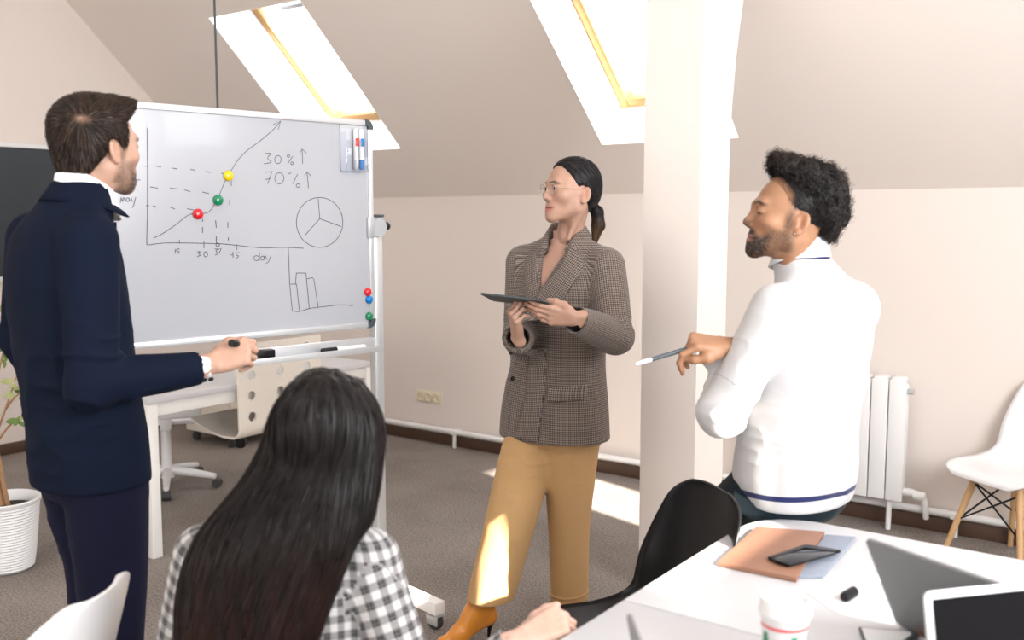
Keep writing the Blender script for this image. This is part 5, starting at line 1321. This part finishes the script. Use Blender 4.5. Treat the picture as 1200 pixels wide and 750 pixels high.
    v, f = F.mesh(); v = folds(relax(v, f, 1, .4), f, [wr(.005, 9, 9, 3), wr(.005, 14, 14, 20, True, (0, -.1, .75), .15), wr(.004, 12, 12, 20, True, (0, -.08, .48), .15)]); p.addl('trousers', v, f, M['navy2'])
    for sx in (-1, 1):
        c = .035 + sx * .062; F = Field((c - .08, -.10, 0), (c + .08, .28, .13), .005)
        F.chain([(c, -.02, .04), (c, .10, .045), (c, .21, .032)], (.034, .038, .032), k=.02); F.cone((c, .01, .06), (c, .01, .12), .042, k=.02); F.keep(lambda X, Y, Z: (.004 - Z) + 0 * X * Y, .003)
        v, f = F.mesh(); p.addl('shoe', v, f, M['shoe'])
    # short dark hair with a whorl at the crown
    F = Field((-.12, -.15, -.13), (.12, .13, .16), .003)
    F.ell((0, -.020, .034), (.087, .110, .092), k=0); F.ell((0, -.052, -.030), (.068, .056, .080), k=.03); F.ell((.01, .050, .088), (.056, .045, .036), k=.035); F.ell((.03, .078, .092), (.034, .024, .024), k=.02)
    F.keep(lambda X, Y, Z: np.minimum(.80 * Y - .60 * Z + .010, np.maximum(Y - .030, -Z - .02)) + 0 * X, .008)
    F.keep(lambda X, Y, Z: (-.100 - Z - .45 * (Y + .08)) + 0 * X, .008)
    for sx in (-1, 1): F.ell((sx * .082, -.010, -.022), (.022, .024, .036), k=.004, mode='s')
    v, f = F.mesh(); wl_ = np.array((.060, -.088, .052))
    def fl(q, g):
        r = q - wl_; r /= np.linalg.norm(r, axis=1, keepdims=True) + 1e-6; t = np.cross(g, r); down = np.tile((0, .0, -.9), (len(q), 1)) * np.clip(.06 - q[:, 2:3], 0, .1) * 10
        return r + .45 * t * np.exp(-np.linalg.norm(q - wl_, axis=1)[:, None] / .05) + down
    ii = RNG.choice(len(v), 9000); sv, sf = strands(F, v[ii], fl, 7, .0055, .0003, .0075, .0024, .0006, .22)
    vc = v + vnormals(v, f) * (.003 * vnoise(v * np.array((120, 120, 60))) - .0035 * np.exp(-(np.linalg.norm(v - wl_, axis=1) / .008)**2))[:, None]
    hv, hff = join([(vc, f), (sv, sf)]); scalp = np.exp(-((np.linalg.norm((hv - wl_) * np.array((1, 1, 1.9)), axis=1) / .015)**2)) * .75
    p.add('hair', hf.w(hv), hff, M['hair'], Col=haircol(hv, (.020, .0125, .009), .6, (.42, .26, .19), scalp, mul=np.r_[np.ones(len(vc)), shade(9000, 7, .35, 2.6)]))
    # hand with marker
    wld = B.w(wR); hd_ = P(272, 417, 2.63) - wld; hd_ /= np.linalg.norm(hd_)
    toc = CAM - wld; toc /= np.linalg.norm(toc); upv = toc * .8 + ZZ * .35
    p.hand(wld + hd_ * .045, hd_, upv, -1, [(58, 62, 30), (66, 66, 34), (70, 66, 34), (70, 64, 32)], skin, 1.0, fore=.06,
           thumb=[(-.030, .022, -.010), (-.046, .054, -.012), (-.040, .088, -.022), (-.030, .112, -.034)])
    p.hand(B.w(wL + d2 * .04), B.dirw(d2), B.dirw((-.7, .1, .6)), 1, [(30, 35, 20)] * 4, skin, 1.0, fore=.06)
    hfm = Frame(wld + hd_ * .045, hd_, upv); a = hfm.w((-.040, .050, -.015)); b = hfm.w((.02, .135, -.052))
    a = P(271, 402, 2.60); b = P(291, 404, 2.72)
    stick('marker_pen', a, a + (b - a) / np.linalg.norm(b - a) * .13, [('cap', [(0, 0), (.009, 0), (.0105, .02), (.0105, .28), (0, .28)], M['black']), ('barrel', [(0, .28), (.0095, .28), (.0095, .95), (.006, 1), (0, 1)], M['white'])], 'white marker with black end held by the man in the navy suit', 'marker')
    p.finish()
suit_man()

# ================================================================== man in the white sweater
def sweater_man():
    p = Person((.795, 2.72, 0), (-.57, .82), 'man in a white knit sweater leaning on the table edge with arms crossed'); J, B = p.J, p.B; skin = (.34, .175, .098)
    hf = Frame(P(924, 253, 2.70), (-.985, .0, .14), scale=1.05)
    p.head(hf, False, skin, (.30, .12, .10), (.010, .007, .006), (.010, .008, .007), 1.0, neck_local=(.005, .01, 1.39), shut=True)
    ox, oy = .035, -.028
    s1, s2 = np.array((.158 + ox, -.02 + oy, 1.285)), np.array((-.178 + ox, -.02 + oy, 1.305))
    eL, wL = J(846, 482, 2.56), np.array((.0, .27, 1.06)); eR, wR = np.array((.212, .15, 1.03)), np.array((-.075, .235, 1.15))
    armL, armR = (s2, eL, wL), (s1, eR, wR)
    st0 = [(.76, 0, 0, .12, .09), (.82, 0, 0, .155, .115), (1.0, .01, -.01, .155, .11), (1.15, .025, -.02, .165, .11), (1.27, ox, oy, .165, .10), (1.34, ox, oy, .12, .08), (1.40, ox, oy, .06, .06)]
    legs = [[(.09, .04, .76), (.15, .34, .52), (.14, .36, .10)], [(-.09, .04, .76), (-.14, .30, .50), (-.15, .40, .10)]]
    core_body(p, st0, [armL, armR], legs, skin)
    F = Field((-.40, -.34, .73), (.42, .44, 1.46), .005)
    st = [(.745, 0, 0, .172, .132), (.80, 0, -.002, .184, .144), (.88, .003, -.008, .188, .146), (1.0, .010, -.015, .178, .138), (1.13, .022, -.022, .184, .134), (1.24, .032, oy, .190, .128), (1.31, ox, oy, .172, .110), (1.36, ox, oy + .006, .120, .090), (1.44, ox - .024, oy + .030, .078, .076)]
    F.loft(st, k=0)
    for sx in (-1, 1): F.cone((ox + sx * .055, oy - .005, 1.365), (ox + sx * .170, oy - .01, 1.312), .042, .050, k=.035)
    F.chain(armL, (.072, .062, .046), k=.022); F.chain(armR, (.064, .060, .046), k=.04)
    F.cone((ox - .026, oy + .030, 1.405), (ox - .035, oy + .045, 1.52), .062, .076, k=.005, mode='s')
    F.keep(lambda X, Y, Z: (.760 - Z + .02 * X) + 0 * Y, .008)
    v, f = F.mesh(); v = relax(v, f, 1, .4)
    v = folds(v, f, [wr(.004, 9, 9, 5), wr(.017, 6, 6, 15, True, (.03, -.13, .90), .16, 3.1), wr(.010, 13, 13, 22, True, eL, .12), wr(.008, 12, 12, 18, True, s2 - (0, 0, .13), .12, 5.2), wr(.014, 7, 7, 11, True, (.16, -.1, .97), .14), wr(.008, 9, 9, 7, True, (.02, -.12, 1.15), .2)])
    band = np.stack([np.clip((v[:, 2] - (.760 + .02 * v[:, 0])) / .085, 0, 1) * 1.0, v[:, 0] * 0, v[:, 0] * 0], 1); armsm = (np.linalg.norm(v - eL, axis=1) < .1); band[armsm] = 0
    sw = p.addl('sweater', v, f, M['knit'], band=band)
    # navy piping at the neckline and white shirt collar
    n = 40; ring = [B.w((ox - .026 + .077 * math.sin(t), oy + .032 + .077 * math.cos(t), 1.430 - .010 * math.cos(t))) - p.base for t in np.linspace(0, 2 * math.pi, n)]
    o = MB().tube(ring, .0032, 8, False).build('neck_piping', mat('navy_piping', (.012, .018, .085), .8), p.e); o.parent = sw
    vv, ff = collar_ring([(0, .058, 1.39, .063, 1.415, .080, 1.375), (50, .058, 1.39, .064, 1.435, .081, 1.39), (110, .058, 1.40, .064, 1.465, .078, 1.415), (180, .058, 1.405, .064, 1.475, .076, 1.42)], 6, 180)
    v2 = vv.copy(); v2[:, 0] *= -1; vv, ff = join([(vv, ff), (v2, ff[:, ::-1])]); vv = vv + np.array((ox - .026, oy + .032, .026)); p.addl('shirt_collar', vv, ff, M['shirt'])
    # jeans
    F = Field((-.36, -.30, .03), (.36, .58, .86), .007); F.loft([(.745, 0, .004, .152, .116), (.85, 0, 0, .145, .11)], k=0); F.ell((0, -.02, .750), (.150, .105, .06), k=.04)
    for l in legs: F.chain([np.array(q) for q in l], (.105, .078, .060), k=.035)
    v, f = F.mesh(); v = folds(relax(v, f, 1, .4), f, [wr(.006, 12, 12, 14, True), wr(.003, 20, 20, 20)]); p.addl('jeans', v, f, M['jeans'])
    for l in legs:
        a = np.array(l[2]); F = Field((a[0] - .08, a[1] - .10, 0), (a[0] + .08, a[1] + .26, .14), .005)
        F.chain([(a[0], a[1] - .03, .04), (a[0], a[1] + .08, .045), (a[0], a[1] + .18, .032)], (.038, .042, .034), k=.02); F.cone((a[0], a[1], .06), (a[0], a[1], .12), .044, k=.02); F.keep(lambda X, Y, Z: (.004 - Z) + 0 * X * Y, .003)
        v, f = F.mesh(); p.addl('shoe', v, f, M['shoe'])
    # curly hair: faded sides, big curls on top and back
    F = Field((-.13, -.17, -.13), (.13, .16, .19), .003)
    F.ell((0, -.016, .034), (.0765, .098, .0855), k=0)
    F.keep(lambda X, Y, Z: np.minimum(.80 * Y - .60 * Z + .004, np.maximum(Y - .030, -Z - .03)) + 0 * X, .006)
    F.keep(lambda X, Y, Z: (-.092 - Z - .3 * (Y + .08)) + 0 * X, .008)
    for sx in (-1, 1): F.ell((sx * .080, -.010, -.022), (.018, .022, .036), k=.004, mode='s')
    v, f = F.mesh(); sides = [(v, f)]
    G = Field((-.13, -.19, -.09), (.13, .16, .20), .0035)
    G.ell((0, -.020, .068), (.080, .102, .080), k=0); G.ell((0, -.085, .035), (.066, .055, .072), k=.04); G.ell((0, .055, .118), (.062, .040, .036), k=.03); G.ell((0, -.10, -.01), (.05, .03, .045), k=.03)
    G.keep(lambda X, Y, Z: np.minimum(.78 * Y - .62 * Z + .028 + .9 * np.maximum(np.abs(X) - .03, 0), 9) + 0 * X, .02)
    gv, gf = G.mesh(); nn = vnormals(gv, gf); w_ = (1 - np.abs(vnoise(gv * 55)))**2 * .012 + .010 * vnoise(gv * 38 + 5) + .005 * vnoise(gv * 110)
    gv2 = gv + nn * w_[:, None] - nn * .004
    # loose curls
    nc = 5200; ii = RNG.choice(len(gv), nc); keepm = nn[ii][:, 2] > -.75; ii = ii[keepm]; nc = len(ii); r0 = gv2[ii]; g = nn[ii]
    a1 = np.cross(g, RNG.normal(0, 1, (nc, 3))); a1 /= np.linalg.norm(a1, axis=1, keepdims=True); a2 = np.cross(g, a1); ph_ = RNG.uniform(0, 6.28, nc); rad_ = RNG.uniform(.003, .0075, nc); ht = RNG.uniform(.006, .020, nc); tn = RNG.uniform(1.2, 2.4, nc); lean = a1 * RNG.uniform(-.012, .012, nc)[:, None]
    T_ = np.linspace(0, 1, 14); paths = np.stack([r0 + g * (ht * t - .004)[:, None] + lean * t + (a1 * np.cos(ph_ + tn * 6.28 * t)[:, None] + a2 * np.sin(ph_ + tn * 6.28 * t)[:, None]) * rad_[:, None] for t in T_], 1)
    nr_ = np.repeat(g[:, None], 14, 1) + RNG.normal(0, .3, (nc, 14, 3)); cv_, cf = ribbons(paths, nr_, .0017, .0009)
    ii = RNG.choice(len(v), 4500); fl = lambda q, g_: np.tile((0, -.4, -1.0), (len(q), 1)); sv, sf = strands(F, v[ii], fl, 4, .003, .0002, .003, .0014, .0006, .5)
    hv, hff = join([(v, f), (sv, sf), (gv2, gf), (cv_, cf)]); nA = len(v) + len(sv)
    hl_ = np.minimum(.80 * hv[:, 1] - .60 * hv[:, 2] + .004, np.maximum(hv[:, 1] - .030, -hv[:, 2] - .03)); fade = np.clip((hl_ + .020) / .019, 0, 1) * .95; fade[nA:] = 0
    fade = np.maximum(fade, np.where(np.arange(len(hv)) < nA, np.clip((-.050 - hv[:, 2]) / .03, 0, 1) * .5, 0))
    cbase = np.clip((np.linalg.norm(hv - np.array((0, -.02, .03)), axis=1) - .115) / .05, 0, 1) * .35; mul = np.r_[np.ones(nA + len(gv2)), shade(nc, 14, .4, 2.4)]
    cc_ = haircol(hv, (.011, .009, .009), .5, (.075, .048, .035), cbase, mul=mul); cc_[:, :3] = cc_[:, :3] * (1 - fade[:, None]) + np.array(skin)[None] * .92 * fade[:, None]
    p.add('curly_hair', hf.w(hv), hff, M['hair_curl'], Col=cc_)
    MB().lathe([(0, -.0035), (.0035, 0), (0, .0035)], 10, T=Matrix.Translation(hf.w((-.083, -.001, -.046)) - p.base)).build('earring', M['pearl'], p.e)
    # right hand over the left arm, holding a pen
    w0 = P(842, 405, 2.60); fd = P(812, 402, 2.58) - w0; fd /= np.linalg.norm(fd)
    toc = CAM - w0; toc /= np.linalg.norm(toc); upv = ZZ * .75 + toc * .45 - np.array((.25, 0, 0))
    p.hand(w0 + np.array((.012, .0, 0)), fd + ZZ * .02, upv, 1 if False else -1, [(38, 52, 28), (72, 30, 16), (80, 32, 18), (84, 36, 20)], skin, 1.0, fore=.07, thumb=[(-.026, .022, -.012), (-.040, .054, -.024), (-.030, .084, -.036), (-.016, .104, -.044)])
    p.hand(B.w(wL), B.dirw((.9, .2, .1)), B.dirw((0, .8, .4)), 1, [(30, 30, 20)] * 4, skin, 1.0, fore=.06)
    a, b = P(744, 427, 2.52), P(838, 399, 2.60)
    stick('ballpoint_pen', a, b, [('tip', [(0, 0), (.003, .01), (.0055, .08), (.0055, .2), (0, .2)], M['white']), ('upper_barrel', [(0, .19), (.0058, .2), (.0062, .6), (.0055, .98), (0, 1)], M['dgrey'])], 'slim dark pen with white front held by the man in the sweater', 'pen')
    p.finish()
sweater_man()

# ================================================================== seated woman with long hair
def seated_woman():
    p = Person((-.36, 1.98, 0), (.10, .995), 'seated woman with long dark hair in a black and white plaid shirt'); J, B = p.J, p.B; skin = (.58, .37, .29)
    hf = Frame(P(381, 505, 1.93), (.16, .98, .0), scale=.98)
    p.head(hf, True, skin, (.45, .18, .16), (.02, .013, .01), neck_local=(-.03, -.05, .93))
    ux = -.075; s1, s2 = np.array((.150 + ux, -.06, .862)), np.array((-.180 + ux, -.06, .862))
    eR, wR = J(492, 850, 1.86), J(600, 757, 1.86); eL, wL = np.array((-.335, -.03, .62)), np.array((-.18, .20, .60))
    armR, armL = (s1, eR, wR), (s2, eL, wL)
    st0 = [(.45, 0, .0, .15, .11), (.60, ux / 2, -.02, .13, .095), (.75, ux, -.04, .14, .10), (.84, ux, -.055, .145, .09), (.90, ux * .8, -.06, .10, .065), (.96, ux * .5, -.06, .05, .05)]
    legs = [[(.06, .03, .50), (.02, .36, .48), (.02, .30, .10)], [(-.10, .03, .50), (-.16, .36, .48), (-.16, .34, .10)]]
    core_body(p, st0, [armR, armL], legs, skin)
    F = Field((-.36, -.30, .43), (.46, .34, 1.0), .005)
    st = [(.46, 0, .0, .19, .14), (.60, ux / 2, -.02, .175, .13), (.75, ux, -.04, .172, .128), (.82, ux, -.052, .172, .118), (.88, ux, -.058, .135, .095), (.93, ux * .7, -.06, .08, .07), (.955, ux * .5, -.06, .062, .058)]
    F.loft(st, k=0)
    for sx in (-1, 1): F.cone((ux * .8 + sx * .05, -.06, .90), (ux + sx * .155, -.06, .862), .042, .05, k=.03)
    for (a, b, c) in (armR, armL): F.chain((a, b, c), (.068, .060, .042), k=.02)
    d = (wR - eR) / np.linalg.norm(wR - eR); F.cone(wR + d * .036, wR + d * .1, .05, k=.002, mode='s')
    v, f = F.mesh(); v = folds(relax(v, f, 1, .4), f, [wr(.005, 10, 10, 6), wr(.006, 14, 14, 20, True, eR, .12)])
    p.addl('plaid_shirt', v, f, M['plaid'], weave=weave(v, (armR, armL)))
    F = Field((-.32, -.2, .06), (.32, .56, .66), .008); F.loft([(.47, 0, .0, .17, .14), (.62, 0, 0, .16, .13)], k=0)
    for l in legs: F.chain([np.array(q) for q in l], (.085, .068, .055), k=.03)
    v, f = F.mesh(); p.addl('trousers', v, f, M['black'])
    for l in legs:
        a = np.array(l[2]); F = Field((a[0] - .08, a[1] - .10, 0), (a[0] + .08, a[1] + .24, .14), .005)
        F.chain([(a[0], a[1] - .03, .04), (a[0], a[1] + .08, .042), (a[0], a[1] + .16, .03)], (.034, .036, .03), k=.02); F.cone((a[0], a[1], .05), (a[0], a[1], .12), .04, k=.02); F.keep(lambda X, Y, Z: (.004 - Z) + 0 * X * Y, .003)
        v, f = F.mesh(); p.addl('shoe', v, f, M['shoe'])
    # long hair
    hl = lambda q: B.l(hf.w(np.array(q)))
    hc = hl((0, -.015, .035))
    F = Field((-.40, -.30, .58), (.20, .16, 1.30), .004)
    F.ell(hc, (.083, .104, .094), k=0); F.ell(hc + (0, -.03, -.03), (.092, .085, .095), k=.03)
    F.loft([(.62, -.150, -.155, .125, .045), (.75, -.140, -.155, .145, .055), (.85, -.115, -.150, .158, .065), (.93, -.085, -.138, .158, .075), (1.0, -.050, -.110, .140, .085), (1.07, -.022, -.070, .118, .098), (1.13, -.004, -.035, .102, .100), (1.18, .002, -.02, .080, .085), (1.22, .002, -.02, .05, .06)], k=.03)
    F.cone(hc + (.058, .01, -.04), hc + (.062, -.01, -.19), .042, .036, k=.06); F.cone(hc + (-.06, .01, -.04), hc + (-.09, .0, -.22), .042, .040, k=.06)
    fy = hl((0, .062, 0))[1]; F.op(lambda X, Y, Z: np.maximum(np.abs(X - hc[0]) - .058, np.maximum(fy - .02 - Y, np.maximum(Z - hc[2] - .035, .9 - Z))), (-.1, fy - .02, .9), (.12, .2, 1.2), .02, 's')
    v, f = F.mesh(); crown = hc + np.array((.004, -.012, .094))
    def fl(q, g):
        r = q - crown; r[:, 2] *= .2; r /= np.linalg.norm(r, axis=1, keepdims=True) + 1e-6; k_ = np.clip((crown[2] - q[:, 2:3]) / .10, 0, 1)
        dn = np.stack([np.where(q[:, 0] < hc[0] + .03, -.36, -.12), np.full(len(q), -.25), np.full(len(q), -1.0)], 1); dn[:, 0] *= np.clip((1.16 - q[:, 2]) / .08, 0, 1) * np.clip((q[:, 2] - .7) / .1, .2, 1)
        return r * (1 - k_) + dn * k_
    ii = RNG.choice(len(v), 9000); sv, sf = strands(F, v[ii], fl, 16, .013, .0004, .0050, .0026, .0010, .07)
    sx_ = v[:, 0] + .30 * np.clip(1.12 - v[:, 2], 0, .3); gq = np.stack([sx_, v[:, 1], v[:, 2]], 1); v = v + vnormals(v, f) * (.003 * vnoise(gq * np.array((75, 75, 4))) + .0018 * vnoise(gq * np.array((140, 140, 6)) + 3))[:, None]
    hv, hff = join([(v, f), (sv, sf)]); tw = np.clip((.98 - hv[:, 2]) / .28, 0, 1) * (.5 + .5 * vnoise(hv * np.array((60, 60, 6))))
    p.addl('long_hair', hv, hff, M['hair_long'], Col=haircol(hv, (.0075, .006, .006), .5, (.050, .018, .012), np.clip(tw, 0, 1) * .8, mul=np.r_[np.ones(len(v)), shade(9000, 16, .4, 2.6)]))
    wld = B.w(wR); tg = P(655, 728, 1.90); fd = tg - wld; fd /= np.linalg.norm(fd); toc = CAM - wld; toc /= np.linalg.norm(toc)
    p.hand(wld + fd * .03, fd, ZZ * .8 + toc * .5, -1, [(55, 60, 30), (58, 62, 30), (60, 62, 32), (60, 60, 32)], skin, .95, fore=.05)
    p.finish()
seated_woman()
